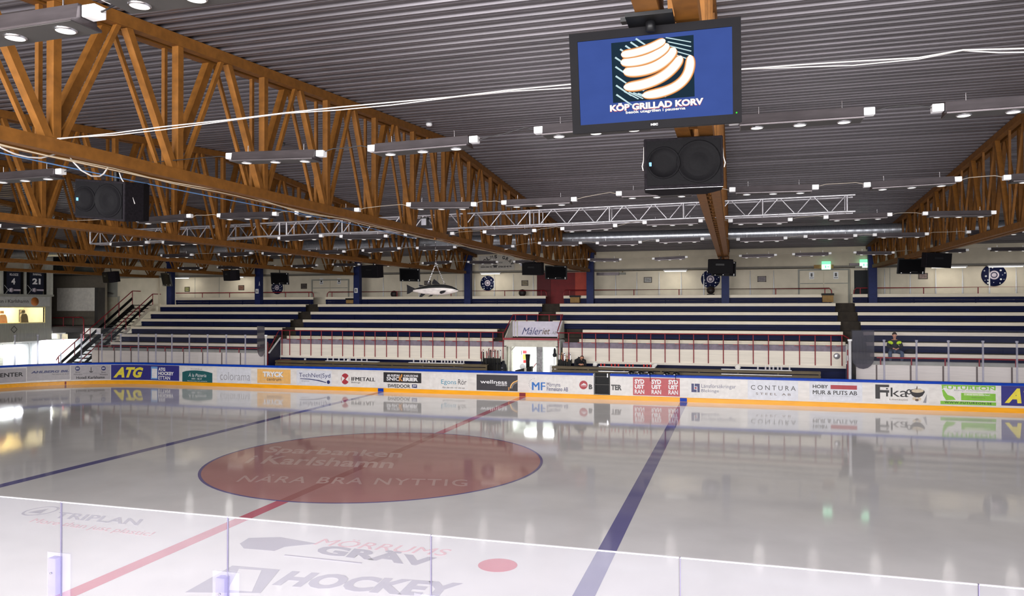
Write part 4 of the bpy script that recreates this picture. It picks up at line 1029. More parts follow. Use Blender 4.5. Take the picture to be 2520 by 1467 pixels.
pl = bpy.data.lights.new('tunnel_lamp', 'AREA'); pl.shape = 'RECTANGLE'; pl.size, pl.size_y = 1.6, .25; pl.energy = 130; pl.color = (.93, 1, .97)
po = bpy.data.objects.new('tunnel_lamp', pl); COL.objects.link(po); po.parent = tn; po.location = Vector((-.3, 19.2, 2.38))-org(tn)
def flat(name, label, cat, pa, pb, Y, m, th=.01, group=None):
    a_, b_ = at(*pa, Y), at(*pb, Y)
    o = MB().box((min(a_.x, b_.x), Y-th, min(a_.z, b_.z)), (max(a_.x, b_.x), Y, max(a_.z, b_.z))).build(name, m)
    return tag(o, label, cat, group)
flat('notice', 'yellow notice on the white tunnel wall', 'notice', (1287, 872), (1296, 885), 20.59, k_yel)
flat('notice', 'red and white notice at the top of the tunnel wall', 'notice', (1287, 863), (1296, 870), 20.59, k_red)
flat('notice', 'black and white letter plate on the tunnel wall', 'notice', (1279, 863), (1284, 873), 20.59, k_black)
flat('notice', 'red and white fire notice below the yellow one', 'notice', (1288, 886), (1296, 893.5), 20.59, ink('bright_red', (200, 30, 30)))
t = thing('black_crate', 'black slanted crate in the tunnel entrance', 'crate', (-.75, 17.2, 0))
a_, b_ = at(1269, 918, 17.2), at(1309, 918, 17.2)
MB().prism([(a_.x, .3), (b_.x, .3), (b_.x, 1.23), (b_.x-.1, 1.22), (a_.x+.35, 1.10), (a_.x, 1.02)], lambda u, v, d: Vector((u, d, v)), 17.1, 17.4).build('body', m_black, t)
MB().box((b_.x-.36, 17.09, .98), (b_.x-.25, 17.1, 1.15)).build('window', m_portal, t)
p = at(1299, 897, 18.1); tag(MB().lathe((p.x, 18.1, .3), [(0, 0), (.1, 0), (.10, 1.1), (.135, 1.45), (.12, 1.46), (0, 1.3)], 14).build('bucket', m_black), 'black bucket standing in the tunnel entrance', 'bucket')
p = at(1285, 902, 17.6); tag(MB().lathe((p.x, 17.7, p.z-.14), [(0, 0), (.12, .02), (.16, .12), (.13, .22), (.05, .27), (0, .28)], 14).build('goalie_helmet', m_white), 'white goalkeeper helmet in the tunnel entrance', 'helmet')
tag(MB().tube([at(1310, 907, 17.9), at(1320, 894, 17.9)], .022, 6).build('red_pole', m_red), 'slanted red pole beside the grey tunnel pillar', 'pole')
t = thing('coat_stand', 'dark bag hanging on the right tunnel jamb', 'bag', at(1365, 876, 17.45))
p = at(1365, 868, 17.45); MB().lathe((p.x, 17.45, p.z-.22), [(0, 0), (.09, .02), (.11, .12), (.06, .2), (.06, .36), (.03, .44), (0, .45)], 10).build('bag', m_jacket, t)
MB().tube([(p.x-.03, 17.45, p.z-.2), (p.x-.04, 17.45, .6)], .02, 6).build('strap', m_cable, t)
tag(MB().box(tuple(at(1352, 917, 16.6)), tuple(at(1368, 899, 16.6)+Vector((0, .3, 0)))).build('tool_case', m_white, bevel=.03), 'pale tool case at the end of the right wooden bench', 'case')

# ---------------------------------------------------------------- wooden team benches behind the boards
def team_bench(pa, pb, lab):
    Y = 15.62; a_, b_ = at(pa, 910, Y).x, at(pb, 910, Y).x
    t = thing('team_bench', lab, 'team bench', ((a_+b_)/2, Y, 0))
    MB().box((a_, Y, 1.27), (b_, Y+.05, 1.385)).build('upper_plank', m_wood, t)
    MB().box((a_, Y, 1.06), (b_, Y+.05, 1.23)).build('lower_plank', m_wood, t)
    MB().box((a_, Y+.02, 1.36), (b_, Y+.3, 1.385)).build('seat', m_wood, t)
    n = int((b_-a_)/1.6)
    for i in range(n+1):
        x = a_+.05+(b_-a_-.1)*i/n; MB().box((x-.03, Y+.05, 0), (x+.03, Y+.12, 1.36)).build('leg', m_wood, t)
    return t
team_bench(677, 1198, 'olive wooden bench behind the boards, left of the tunnel')
team_bench(1358, 2020, 'olive wooden bench behind the boards, right of the tunnel')
# white shelves with bottles
def bottle_proto(mat_body):
    t = thing('drinking_bottle', '', 'bottle')
    MB().lathe((0, 0, 0), [(0, 0), (.036, 0), (.036, .11), (.03, .135)], 12).build('body', mat_body, t)
    MB().lathe((0, 0, 0), [(.031, .133), (.033, .15), (.012, .165), (.01, .195), (0, .197)], 12).build('cap', m_white, t)
    return t
m_redb = mat('red_bottle', (190, 50, 44), .4)
m_paleb = mat('pale_bottle', (196, 190, 194), .4)
BW, BR = bottle_proto(m_paleb), bottle_proto(m_redb)
nb_ = {id(BW): 0, id(BR): 0}
shelves = [('white bottle shelf at the left end of the left team bench', 803, 932, BW, (806, 820, 834, 847, 861, 876, 890, 903), 'leftmost white shelf', 'pale'),
           ('white bottle shelf near the tunnel end of the left team bench', 1007, 1142, BW, (1018, 1034, 1041.5, 1049, 1064, 1071.5, 1087, 1094.5, 1102, 1110, 1126, 1133.5, 1141), 'white shelf near the tunnel', 'pale'),
           ('white bottle shelf on the right team bench above the dark gate', 1474, 1612, BR, (1479, 1487.5, 1505, 1513.5, 1522, 1540, 1549, 1557.5, 1584.5, 1592.5, 1601), 'shelf above the dark gate', 'red'),
           ('white bottle shelf at the right end of the right team bench', 1775, 1948, BW, (1865, 1884, 1894, 1903, 1914, 1923, 1943), 'rightmost white shelf', 'pale')]
for lab, pa, pb, proto, pxs, sn, cn in shelves:
    Y = 15.74; a_, b_ = at(pa, 900, Y).x, at(pb, 900, Y).x; t = thing('bottle_shelf', lab, 'shelf', ((a_+b_)/2, Y, 1.385))
    MB().box((a_, Y-.1, 1.395), (b_, Y+.12, 1.42)).build('board', m_white, t); MB().box((a_, Y-.12, 1.19), (b_, Y-.135, 1.215)).build('edge_strip', m_chrome, t)
    for i, px in enumerate(pxs):
        x = at(px, 900, Y).x; lb = '%s drinking bottle with white cap, %s from left on the %s' % (cn, ORD[i], sn)
        o = proto if nb_[id(proto)] == 0 else dup(proto, (x, Y, 1.42)); nb_[id(proto)] += 1
        o.location = (x, Y, 1.42); tag(o, lb, 'bottle', 'drinking bottles on the bench shelves')
# crumpled white towels
def towel(px, py, s, lab, seed, ear):
    rnd = random.Random(seed); Y = 15.72; c = at(px, py, Y); mb = MB(); vs = []; n, m_ = 12, 7
    for j in range(m_+1):
        v = j/m_; r = math.sin(PI*min(1, .15+.85*(1-v)))*.5+.45*(1-v)
        for k in range(n):
            an = 2*PI*k/n; rr = s*(r*.75+.12)*(1+rnd.uniform(-.22, .22))*(1 if j < m_ else .25)
            vs.append((c.x+rr*math.cos(an)+ear*s*v*v, Y+rr*.5*math.sin(an), 1.42+v*s*1.15))
    fs = [(j*n+k, j*n+(k+1) % n, (j+1)*n+(k+1) % n, (j+1)*n+k) for j in range(m_) for k in range(n)]+[tuple(range(n)), tuple(range(m_*n, m_*n+n))]
    mb.add(vs, fs, 0, True)
    tag(mb.build('towel', mat('white_towel', (222, 218, 212), .9, 0, .06, 20)), lab, 'towel', 'white towels on the bench shelves')
towel(1464, 900, .17, 'crumpled white towel at the left end of the shelf above the dark gate', 1, .2)
towel(1609, 905, .17, 'crumpled white towel hanging over at the right end of the shelf above the dark gate', 2, .8)
towel(1815.5, 908, .17, 'white towel twisted to a point on the right team bench', 3, .0)
towel(1056, 900, .08, 'small white towel in the middle of the shelf near the tunnel', 4, -.3)
towel(1118, 902, .08, 'small white towel at the right part of the shelf near the tunnel', 5, -.3)
towel(856, 896, .09, 'small white towel between bottles on the leftmost white shelf', 6, .2)
# helmets on the cap rail
def helmet():
    t = thing('hockey_helmet', '', 'helmet')
    n = 18; prof = [(.0, .155), (.05, .15), (.09, .13), (.118, .095), (.128, .05), (.125, .0), (.118, -.005), (0, -.005)]
    mb = MB(); mb.lathe((0, 0, 0), prof, n); mb.v = [Vector((p.x*1.0, p.y*1.2, p.z)) for p in mb.v]; mb.build('shell', mat('glossy_black_helmet', (16, 16, 20), .18), t)
    MB().box((-.10, -.165, .01), (.10, -.13, .022)).build('visor', m_chrome, t)
    MB().box((-.13, -.04, -.01), (-.115, .04, .03)).box((.115, -.04, -.01), (.13, .04, .03)).build('ear_guard', m_white, t)
    return t
HEL = helmet()
for i, (px, st_) in enumerate(((1553, 0), (1577, 0), (1601, 1), (1640, 0), (1664, 1))):
    S = bS(px, 1.2); o = HEL if i == 0 else dup(HEL, (S, 15.10, 1.163)); o.location = (S, 15.10, 1.163); o.rotation_euler = (0, 0, .5+.1*i)
    tag(o, 'black hockey helmet on the blue cap rail, %s of five from the left' % ORD[i], 'helmet', 'helmets on the cap rail')
for i, px in enumerate((1600.5, 1663)):
    S = bS(px, 1.0)
    tag(MB().tube([(S, 15.0, 1.165), (S-.02, 14.955, 1.15), (S-.0, 14.958, 1.0), (S+.01, 14.962, .86)], .012, 6).build('chin_strap', m_black), 'black strap hanging over the boards under the %s helmet' % ('third' if i == 0 else 'fifth'), 'strap')
# hockey sticks
def stick(x, y, z0, L, tilt, mt, lab, grp):
    t = thing('hockey_stick', lab, 'hockey stick', (x, y, z0), grp)
    top = Vector((x+tilt*L, y+.05, z0+L)); MB().beam((x, y, z0), top, .04, .026, (0, 1, 0)).build('shaft', m_black, t)
    d = 1 if tilt >= 0 else -1
    MB().beam(top, top+Vector((d*.02, 0, .06)), .034, .026, (0, 1, 0)).build('grip', m_white if mt is m_black else mt, t)
    MB().beam((x+tilt*L*.78, y+.039, z0+L*.78), (x+tilt*L*.97, y+.0485, z0+L*.97), .036, .03, (0, 1, 0)).build('tape', mt, t)
rnd = random.Random(3)
for i, px in enumerate((1186, 1189, 1192, 1196, 1200, 1203, 1206, 1210, 1213, 1217, 1220, 1224, 1228, 1232)):
    p = at(px, 890, 16.6); stick(p.x, 16.5+.03*(i % 4), .62, 1.25+.2*rnd.random(), rnd.uniform(-.04, .05), (m_red, m_black, m_red, m_white, m_red)[i % 5], 'hockey stick leaning left of the tunnel, %s from the left' % ORD[i], 'hockey sticks left of the tunnel')
for i, px in enumerate((1375, 1380, 1384, 1388, 1392, 1397, 1402, 1405)):
    p = at(px, 890, 16.9); stick(p.x, 16.8+.03*(i % 3), .62, 1.12+.2*rnd.random(), rnd.uniform(-.05, .05), (m_white, ink('pole_orange', (190, 120, 60)), m_red, m_silver)[i % 4], 'hockey stick standing right of the tunnel, %s from the left' % ORD[i], 'hockey sticks right of the tunnel')
for px0, px1, yy, lab in ((1187, 1232, 16.72, 'low black rack holding the sticks left of the tunnel'), (1372, 1408, 17.0, 'low black rack holding the sticks right of the tunnel')):
    a_, b_ = at(px0, 890, yy).x, at(px1, 890, yy).x; t = thing('stick_rack', lab, 'rack', ((a_+b_)/2, yy, 0))
    MB().box((a_, yy, 1.32), (b_, yy+.03, 1.40)).box((a_, yy, .8), (b_, yy+.03, .88)).build('cross_bar', m_black, t)
    MB().box((a_, yy, 0), (a_+.05, yy+.05, 1.4)).build('upright', m_black, t); MB().box((b_-.05, yy, 0), (b_, yy+.05, 1.4)).build('upright', m_black, t)
    MB().box((a_+.02, yy+.02, .5), (b_-.02, yy+.05, 1.62)).build('back_board', mat('dark_olive_board', (30, 28, 20), .7), t); MB().box((a_, yy-.35, .55), (b_, yy+.03, .6)).build('base_tray', m_black, t)
p = at(1239, 900, 16.7)
t = thing('black_backpack', 'black bag with silver buckles beside the tunnel jamb', 'bag', (p.x, 16.7, .6))
MB().lathe((p.x, 16.7, .6), [(0, 0), (.17, .02), (.19, .5), (.15, .72), (.08, .78), (.07, .9), (0, .92)], 12).build('body', m_jacket, t)
for z in (1.0, 1.15): MB().box((p.x-.05, 16.5, z), (p.x+.03, 16.53, z+.05)).build('buckle', m_chrome, t)
tag(MB().cbox((at(699, 893, 16.9).x, 16.95, 1.16), (.62, .3, .36)).build('storage_box', mat('dark_red_box', (86, 14, 18), .5), bevel=.02), 'dark red box at the left end of the team bench', 'box')
for i, px in enumerate((752, 688)):
    p = at(px, 884, 17.5); t = thing('wall_lamp', 'small white fitting under the ledge, %s' % ('with a thin cord' if i == 0 else 'at the left wall corner'), 'wall fitting', (p.x, 17.45, p.z))
    MB().cbox((p.x, 17.46, p.z), (.09, .06, .08)).build('housing', m_white, t)
    if i == 0: MB().tube([(p.x, 17.45, p.z), (p.x, 17.45, p.z-.3)], .008, 6).build('cord', m_cable, t)
p = at(2060, 877, 17.45); tag(MB().lathe((p.x, 17.55, p.z), [(.0, -.05), (.09, -.045), (.13, -.02), (.14, .0), (0, .0)], 18, 'Y').build('horn_lamp', m_silver), 'round silver lamp on the white wall at the right bench end', 'lamp')
# ---------------------------------------------------------------- things on and before the back wall
YW = 23.595
def emblem(px, py, r, lab):
    c = at(px, py, YW-.02); t = thing('round_sign', lab, 'round sign', (c.x, YW, c.z), 'round navy signs')
    MB().lathe((c.x, YW, c.z), [(0, -.05), (r*.97, -.05), (r, -.03), (r, 0)], 48, 'Y').build('disc', m_navy, t)
    mb = MB().lathe((c.x, YW, c.z), [(r*.40, -.051), (r*.40, -.056), (r*.27, -.056), (r*.27, -.051)], 36, 'Y'); mb.lathe((c.x, YW, c.z), [(r*.2, -.051), (r*.2, -.056), (0, -.056)], 24, 'Y'); mb.build('emblem_ring', mat('pale_emblem', (200, 188, 200), .5), t)
    mb = MB()
    for k in range(16):
        a_ = k*2*PI/16+.2*math.sin(k*5); rr = r*(.86 if k % 2 else .66); s = r*(.035+.025*((k*7) % 3))
        mb.lathe((c.x+rr*math.cos(a_), YW, c.z+rr*math.sin(a_)), [(s, -.05), (s, -.056), (0, -.056)], 12, 'Y')
    mb.build('white_dots', m_white, t)
emblem(682, 708, .42, 'round navy sign with white dots below the hanging screen near column A')
emblem(1200, 697, .44, 'round navy sign with white dots right of the hanging fish')
emblem(1748.5, 687, .50, 'round navy sign with white dots behind the middle hanging screen')
emblem(2446, 677, .55, 'round navy sign with white dots near the right edge')
def framed(x0, y0, x1, y1, lab, rgb=(110, 100, 88)):
    a_, b_ = at(x0, y1, YW), at(x1, y0, YW); t = thing('framed_picture', lab, 'picture', (a_.x, YW, a_.z), 'small framed pictures')
    mb = MB()
    for p_, q_ in (((a_.x, YW-.03, a_.z), (b_.x, YW, a_.z+.04)), ((a_.x, YW-.03, b_.z-.04), (b_.x, YW, b_.z)), ((a_.x, YW-.03, a_.z), (a_.x+.04, YW, b_.z)), ((b_.x-.04, YW-.03, a_.z), (b_.x, YW, b_.z))): mb.box(p_, q_)
    mb.build('frame', mat('dark_frame', (70, 60, 50), .5), t)
    MB().box((a_.x+.04, YW-.015, a_.z+.04), (b_.x-.04, YW-.005, b_.z-.04)).build('print', mat('print_%d' % x0, rgb, .5, 0, .3, 9), t)
framed(1283.5, 690, 1300, 703.5, 'small olive framed picture left of the red doorway', (130, 118, 90))
framed(1584.5, 682, 1604.5, 696, 'small framed picture on the wall right of the orange red panel', (150, 148, 146))
framed(1864, 679.5, 1885.5, 694, 'small dark framed picture left of the exit doors', (110, 100, 104))
framed(1044.5, 691, 1061, 702, 'small framed picture above the fish', (120, 110, 110))
framed(741, 698, 755.5, 711, 'small dark framed picture left of the double doors near column B', (90, 82, 78))
framed(587, 702, 601, 714, 'small reddish framed picture left of column A', (120, 86, 72))
framed(2260, 672, 2283, 687, 'small framed picture below the right hanging screen', (140, 118, 112))
framed(455, 706, 467, 718, 'small olive framed picture in the far left of the back wall', (150, 150, 100))
# doors
def door(n, x0, y0, x1, y1, leaves, lab=None):
    a_, b_ = at(x0, y1, YW), at(x1, y0, YW); a_.z = 4.32
    t = thing('door_%d' % n, None, None, (a_.x, YW, a_.z), kind='structure')
    MB().box((a_.x-.08, YW-.05, a_.z), (a_.x, YW, b_.z+.08)).box((b_.x, YW-.05, a_.z), (b_.x+.08, YW, b_.z+.08)).box((a_.x, YW-.05, b_.z), (b_.x, YW, b_.z+.08)).build('door_frame', m_grey, t)
    for k in range(leaves):
        xa, xb = a_.x+(b_.x-a_.x)*k/leaves, a_.x+(b_.x-a_.x)*(k+1)/leaves
        lf = MB().box((xa+.01, YW-.03, a_.z), (xb-.01, YW, b_.z)).build('door_leaf', m_wall, t)
        MB().box((xa+.4*(xb-xa), YW-.034, a_.z+1.25), (xa+.6*(xb-xa), YW-.03, a_.z+1.62)).build('notice', m_white, lf)
        MB().box((xa+.42*(xb-xa), YW-.037, a_.z+1.30), (xa+.58*(xb-xa), YW-.034, a_.z+1.33)).box((xa+.46*(xb-xa), YW-.037, a_.z+1.38), (xa+.54*(xb-xa), YW-.034, a_.z+1.56)).build('notice_print', k_black, lf)
        MB().box((xa+.03, YW-.08, a_.z+1.0), (xb-.03, YW-.05, a_.z+1.04)).build('push_bar', m_grey, lf)
door(1, 1968, 665, 2087, 760, 2)
door(2, 770, 690, 857, 740, 2)
# red doorway in the aisle
a_, b_, c_ = at(1322, 662, YW).x, at(1416, 662, YW).x, at(1450, 662, YW).x
t = thing('door_3', None, None, (a_, YW, 4.0), kind='structure')
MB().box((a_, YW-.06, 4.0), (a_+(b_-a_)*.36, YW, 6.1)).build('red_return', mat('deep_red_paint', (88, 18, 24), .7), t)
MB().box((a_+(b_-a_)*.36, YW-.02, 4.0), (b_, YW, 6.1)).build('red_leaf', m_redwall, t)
MB().box((b_, YW-.08, 4.0), (c_, YW, 6.1)).build('orange_panel', m_orange, t)
# dark doorway at right with green sign
a_, b_ = at(2101, 660, YW).x, at(2138, 660, YW).x
t = thing('door_4', None, None, (a_, YW, 4.32), kind='structure')
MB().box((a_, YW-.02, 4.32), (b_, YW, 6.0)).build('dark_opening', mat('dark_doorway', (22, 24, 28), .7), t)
MB().box((a_-.16, YW-.12, 3.9), (a_, YW, 6.05)).build('door_frame', m_wall, t)
m_exit = glow('exit_green_white', (190, 255, 214), 2.2); m_exitg = glow('exit_green', (130, 245, 180), 1.4)
def exit_sign(px, py, Y, lab, w=.42):
    c = at(px, py, Y); t = thing('exit_sign', lab, 'exit sign', (c.x, Y, c.z))
    MB().box((c.x-w/2, Y-.06, c.z-.13), (c.x+w/2, Y, c.z+.13)).build('light_box', m_exit, t)
    MB().box((c.x-w/2, Y-.07, c.z+.14), (c.x+w/2, Y, c.z+.28)).build('upper_band', m_exitg, t)
    MB().box((c.x-.06, Y-.064, c.z-.06), (c.x+.0, Y-.06, c.z+.07)).box((c.x+.05, Y-.064, c.z-.02), (c.x+.15, Y-.06, c.z+.02)).build('pictogram', m_exitg, t)
exit_sign(2033, 657, 22.33, 'glowing green exit sign above the white double doors')
exit_sign(2127, 652.5, 22.3, 'glowing green exit sign beside the right navy column')
t = thing('sign_bracket', 'wooden backing board behind the green exit sign over the double doors', 'board', (at(2020, 656, 22.37).x, 22.37, at(2020, 656, 22.37).z))
MB().box(tuple(at(2003, 661, 22.37)-Vector((0, .03, 0))), tuple(at(2051, 651.5, 22.37))).build('board', m_card, t)
p = at(2103, 653, 22.3); t = thing('wall_camera', 'small grey surveillance camera left of the right exit sign', 'camera', (p.x, 22.3, p.z))
MB().box((p.x-.25, 22.1, p.z-.02), (p.x+.2, 22.28, p.z+.1)).build('housing', m_lamphouse, t); MB().box((p.x+.0, 22.1, p.z-.14), (p.x+.32, 22.2, p.z-.05)).build('arm', m_grey, t)
# advertising sheets high on the wall
def wsheet(x0, y0, x1, y1, lab, rgb):
    Y = 22.445; a_, b_ = at(x0, y1, Y), at(x1, y0, Y); t = thing('wall_banner', lab, 'banner', (a_.x, Y, a_.z))
    MB().box((a_.x, Y-.02, a_.z), (b_.x, Y, b_.z)).build('sheet', mat('sheet_%d' % x0, rgb, .6), t); return t, Y-.022
t, Y = wsheet(1178, 628, 1266, 665, 'grey white wall banner with arched black lettering and phone numbers', (178, 172, 164))
def archtext(body, cx, cy, rx, ry, a0, a1, h, m, par, Y):
    n = len(body)
    for i, chh in enumerate(body):
        if chh == ' ': continue
        an = a0+(a1-a0)*i/(n-1); px, py = cx+rx*math.cos(an), cy-ry*math.sin(an); tx, ty = -rx*math.sin(an), -ry*math.cos(an)
        l = math.hypot(tx, ty); tx, ty = -tx/l, -ty/l; nx, ny = ty, -tx
        if ny > 0: nx, ny = -nx, -ny
        w = 7.0
        p0 = at(px-tx*w/2, py-ty*w/2, Y); p1 = at(px+tx*w/2, py+ty*w/2, Y); p2 = at(px-tx*w/2+nx*h, py-ty*w/2+ny*h, Y)
        lettering(chh, m, par, quad_fn(p0, p1, p2), bold=.06)
archtext('HOLMS GRÄV', 1224, 658, 35, 22, 2.75, .35, 8.5, k_black, t, Y)
lettering('MILJÖN', k_black, t, quad_fn(at(1205, 650, Y), at(1236, 649, Y), at(1205, 644.5, Y)), bold=.05)
lettering('0454-584 90', k_black, t, quad_fn(at(1183, 659.5, Y), at(1211, 659, Y), at(1183, 655.5, Y)), bold=.04)
lettering('0708-58 40 90', k_black, t, quad_fn(at(1226, 659, Y), at(1259, 658, Y), at(1226, 654.5, Y)), bold=.04)
p0 = at(1218.5, 656, Y); MB().box((p0.x-.1, Y-.003, p0.z-.06), (p0.x+.1, Y, p0.z+.03)).box((p0.x-.14, Y-.003, p0.z+.03), (p0.x+.14, Y, p0.z+.08)).build('telephone_symbol', k_black, t)
t, Y = wsheet(1280, 627, 1330, 655, 'pale wall banner behind the loudspeaker, right of the arched lettering', (196, 194, 206))
lettering('J. Svensson', k_navy, t, quad_fn(at(1283, 642, Y), at(1322, 641, Y), at(1283, 630, Y)), shear=.3, bold=.02)
lettering('0454-500 00', k_navy, t, quad_fn(at(1290, 651, Y), at(1326, 650, Y), at(1290, 647, Y)))
# tube lamps under the soffit
for i, (xa, xb, yy) in enumerate(((1633, 1691, 658.5), (1182, 1232, 668), (2290, 2380, 648), (430, 466, 685), (560, 600, 681), (2430, 2520, 643))):
    p, q = at(xa, yy, 22.75), at(xb, yy, 22.75); z = 6.06; t = thing('tube_lamp', 'white tube lamp under the wall ledge, %s' % ('left of the middle hanging screen', 'above the round sign beside the fish', 'behind the right loudspeaker', 'at the far left', 'left of column A', 'near the right edge')[i], 'lamp', ((p.x+q.x)/2, 22.75, z), 'tube lamps under the ledge')
    MB().box((p.x, 22.68, z), (q.x, 22.82, 6.12)).build('housing', m_white, t); MB().tube([(p.x+.05, 22.75, z-.02), (q.x-.05, 22.75, z-.02)], .02, 8).build('tube', m_tube, t)
    tl_ = bpy.data.lights.new('tube_light', 'AREA'); tl_.shape = 'RECTANGLE'; tl_.size, tl_.size_y = 1.4, .08; tl_.energy = 10; tl_.color = (1, .95, .84)
    to = bpy.data.objects.new('tube_light', tl_); COL.objects.link(to); to.parent = t; to.location = (0, 0, -.06); to.rotation_euler = (.35, 0, 0)
p = at(1500, 663, 23.3); t = thing('wall_heater', 'long grey heater box on a bracket right of the orange red panel', 'heater', (p.x, 23.4, p.z))
MB().box(tuple(at(1468, 678, 23.4)), tuple(at(1523, 670, 23.4)+Vector((0, .16, 0)))).build('case', m_lamphouse, t)
MB().box(tuple(at(1524, 676, 23.4)), tuple(at(1539, 670.5, 23.4)+Vector((0, .14, 0)))).build('junction_box', m_grey, t)
MB().tube([at(1532, 671, 23.45), at(1532, 659.5, 23.45)], .02, 6).build('bracket', m_card, t)
# round bins on the walkway
for px, py, lab in ((970, 724, 'dark round bin on the walkway behind the fish'), (1285.5, 721, 'dark round bin on the walkway left of the red doorway'), (1749, 714, 'dark round bin on the walkway below the round sign')):
    p = at(px, py, 22.75); t = thing('waste_bin', lab, 'bin', (p.x, 22.75, 4.31), 'round bins on the walkway')
    MB().lathe((p.x, 22.75, 0), [(0, 4.31), (.17, 4.31), (.19, p.z-.25), (.19, p.z-.2)], 18).build('post', m_dkgrey, t)
    MB().lathe((p.x, 22.75, p.z), [(0, -.21), (.12, -.18), (.19, -.1), (.215, 0), (.19, .11), (.12, .18), (0, .21)], 20).build('drum', mat('bin_brown_black', (40, 32, 30), .6), t)
# card boxes on the top benches at the aisles
for x0, y0, x1, y1, lab in ((854.5, 735, 872, 747, 'brown box with black lid on the top bench left of column B'), (1404.5, 728, 1427, 742, 'brown box with black lid on the top bench beside the orange red panel'), (2023.5, 723, 2050, 737, 'brown box with black lid on the top bench before the exit doors')):
    a_, b_ = at(x0, y1, 21.6), at(x1, y0, 21.6); t = thing('wooden_box', lab, 'box', ((a_.x+b_.x)/2, 21.6, a_.z), 'boxes at the aisle ends')
    MB().box((a_.x, 21.45, 4.36), (b_.x, 21.74, b_.z-.08)).build('body', m_card, t); MB().box((a_.x-.03, 21.42, b_.z-.08), (b_.x+.03, 21.74, b_.z+.02)).build('lid', m_black, t)
# ---------------------------------------------------------------- left end: booth, banners, screen, stairs
XB = -31.0
def ax(px, py, X=XB): return at_x(px, py, X)
bt = thing('commentary_booth', 'grey clad booth with a lit window and lettering above it', 'booth', (XB, 15.5, 2.1))
ya, yb = 11.0, ax(127, 780).y
zt, zb = ax(100, 729).z, ax(100, 838).z
wy0, wy1, wz0, wz1 = 12.5, ax(109, 775).y, ax(100, 793).z, ax(100, 757).z
mb = MB()
mb.box((XB-.1, ya, zb), (XB, yb, wz0)); mb.box((XB-.1, ya, wz1), (XB, yb, zt)); mb.box((XB-.1, ya, wz0), (XB, wy0, wz1)); mb.box((XB-.1, wy1, wz0), (XB, yb, wz1))
mb.build('cladding', m_grey, bt)
mb = MB()
for i in range(60):
    y = ya+.05+i*.118
    if y < yb: mb.box((XB, y, zb), (XB+.012, y+.02, wz0-.05))
mb.build('cladding_battens', m_grey, bt)
MB().box((XB-3.4, ya, zb), (XB-.1, yb, zb+.1)).box((XB-3.4, ya, zt-.1), (XB-.1, yb, zt)).box((XB-3.4, yb-.1, zb), (XB-.1, yb, zt)).build('booth_shell', m_grey, bt)
MB().box((XB-2.2, ya, zb), (XB-2.1, yb, zt)).build('inner_wall', mat('warm_inner_wall', (244, 226, 170), .7), bt)
MB().box((XB-2.09, ax(80, 775, XB-2.1).y-.2, wz0-.3), (XB-2.06, ax(93, 775, XB-2.1).y+.2, wz1+.1)).build('orange_curtain', mat('orange_curtain', (226, 170, 70), .7), bt)
MB().box((XB-1.9, ax(95, 775).y+.3, wz0), (XB-1.85, ax(105, 775).y+.35, wz1-.12)).build('wall_poster', m_dkgrey, bt)
mb = MB()
for p_, q_ in (((wy0, wz0-.05), (wy1, wz0)), ((wy0, wz1), (wy1, wz1+.05)), ((wy1, wz0-.05), (wy1+.06, wz1+.05))): mb.box((XB-.1, p_[0], p_[1]), (XB+.02, q_[0], q_[1]))
mb.build('window_frame', mat('window_frame_cream', (224, 214, 160), .5), bt)
MB().box((XB-.06, wy0, wz0), (XB-.05, wy1, wz1)).build('window_pane', m_acryl, bt)
MB().box((XB-.02, ya, zt-.02), (XB+.12, yb+.05, zt+.1)).build('cornice', m_grey, bt)
MB().box((XB+.013, ya, wz1+.08), (XB+.03, ax(122, 750).y, zt-.04)).build('sign_sheet', mat('pale_booth_sign', (170, 170, 168), .6), bt)
pa, pb = ax(-52, 748), ax(69, 748.5)
z0, z1 = ax(40, 748).z, ax(40, 737).z
lettering('Sparbanken i Karlshamn', k_black, bt, quad_fn((XB+.032, pa.y, z0), (XB+.032, pb.y, z0), (XB+.032, pa.y, z1)), bold=.0)
c = ax(84.5, 742.5); MB().lathe((XB+.03, c.y, c.z), [(0, .02), (.26, .02), (.26, 0)], 28, 'X').build('round_emblem', mat('copper_emblem', (176, 102, 40), .5), bt)
c = ax(34, 811); MB().beam((XB+.02, c.y-.2, c.z), (XB+.02, c.y, c.z+.2), .01, .03).beam((XB+.02, c.y+.2, c.z), (XB+.02, c.y, c.z+.2), .01, .03).beam((XB+.02, c.y-.2, c.z), (XB+.02, c.y, c.z-.2), .01, .03).beam((XB+.02, c.y+.2, c.z), (XB+.02, c.y, c.z-.2), .01, .03).build('diamond_outline', m_dkgrey, bt)
pl = bpy.data.lights.new('booth_lamp', 'AREA'); pl.shape = 'RECTANGLE'; pl.size, pl.size_y = .5, 3.5; pl.energy = 420; pl.color = (1, .85, .5)
po = bpy.data.objects.new('booth_lamp', pl); COL.objects.link(po); po.parent = bt; po.location = Vector((XB-1.1, 15.4, zt-.15))-org(bt)
def seat(px, py, m, lab):
    p = at_x(px, py, XB-.75); t = thing('office_chair', lab, 'chair', (p.x, p.y, zb+.1))
    MB().prism([(-.26, 0), (.26, 0), (.24, .45), (.17, .62), (-.17, .62), (-.24, .45)], lambda u, v, d: Vector((p.x+d-.25*v*.5, p.y+u, p.z-.42+v)), -.06, .06).build('backrest', m, t, bevel=.03)
    MB().prism([(-.14, .66), (.14, .66), (.12, .84), (-.12, .84)], lambda u, v, d: Vector((p.x+d-.13, p.y+u, p.z-.42+v)), -.05, .05).build('headrest', m, t, bevel=.03)
    MB().box((p.x-.1, p.y-.28, p.z-.5), (p.x+.4, p.y+.28, p.z-.4)).build('cushion', m, t, bevel=.03)
    MB().lathe((p.x+.15, p.y, zb+.1), [(.25, 0), (.25, .04), (.04, .06), (.04, p.z-.5-zb-.1), (0, p.z-.5-zb-.1)], 10).build('base', m_black, t)
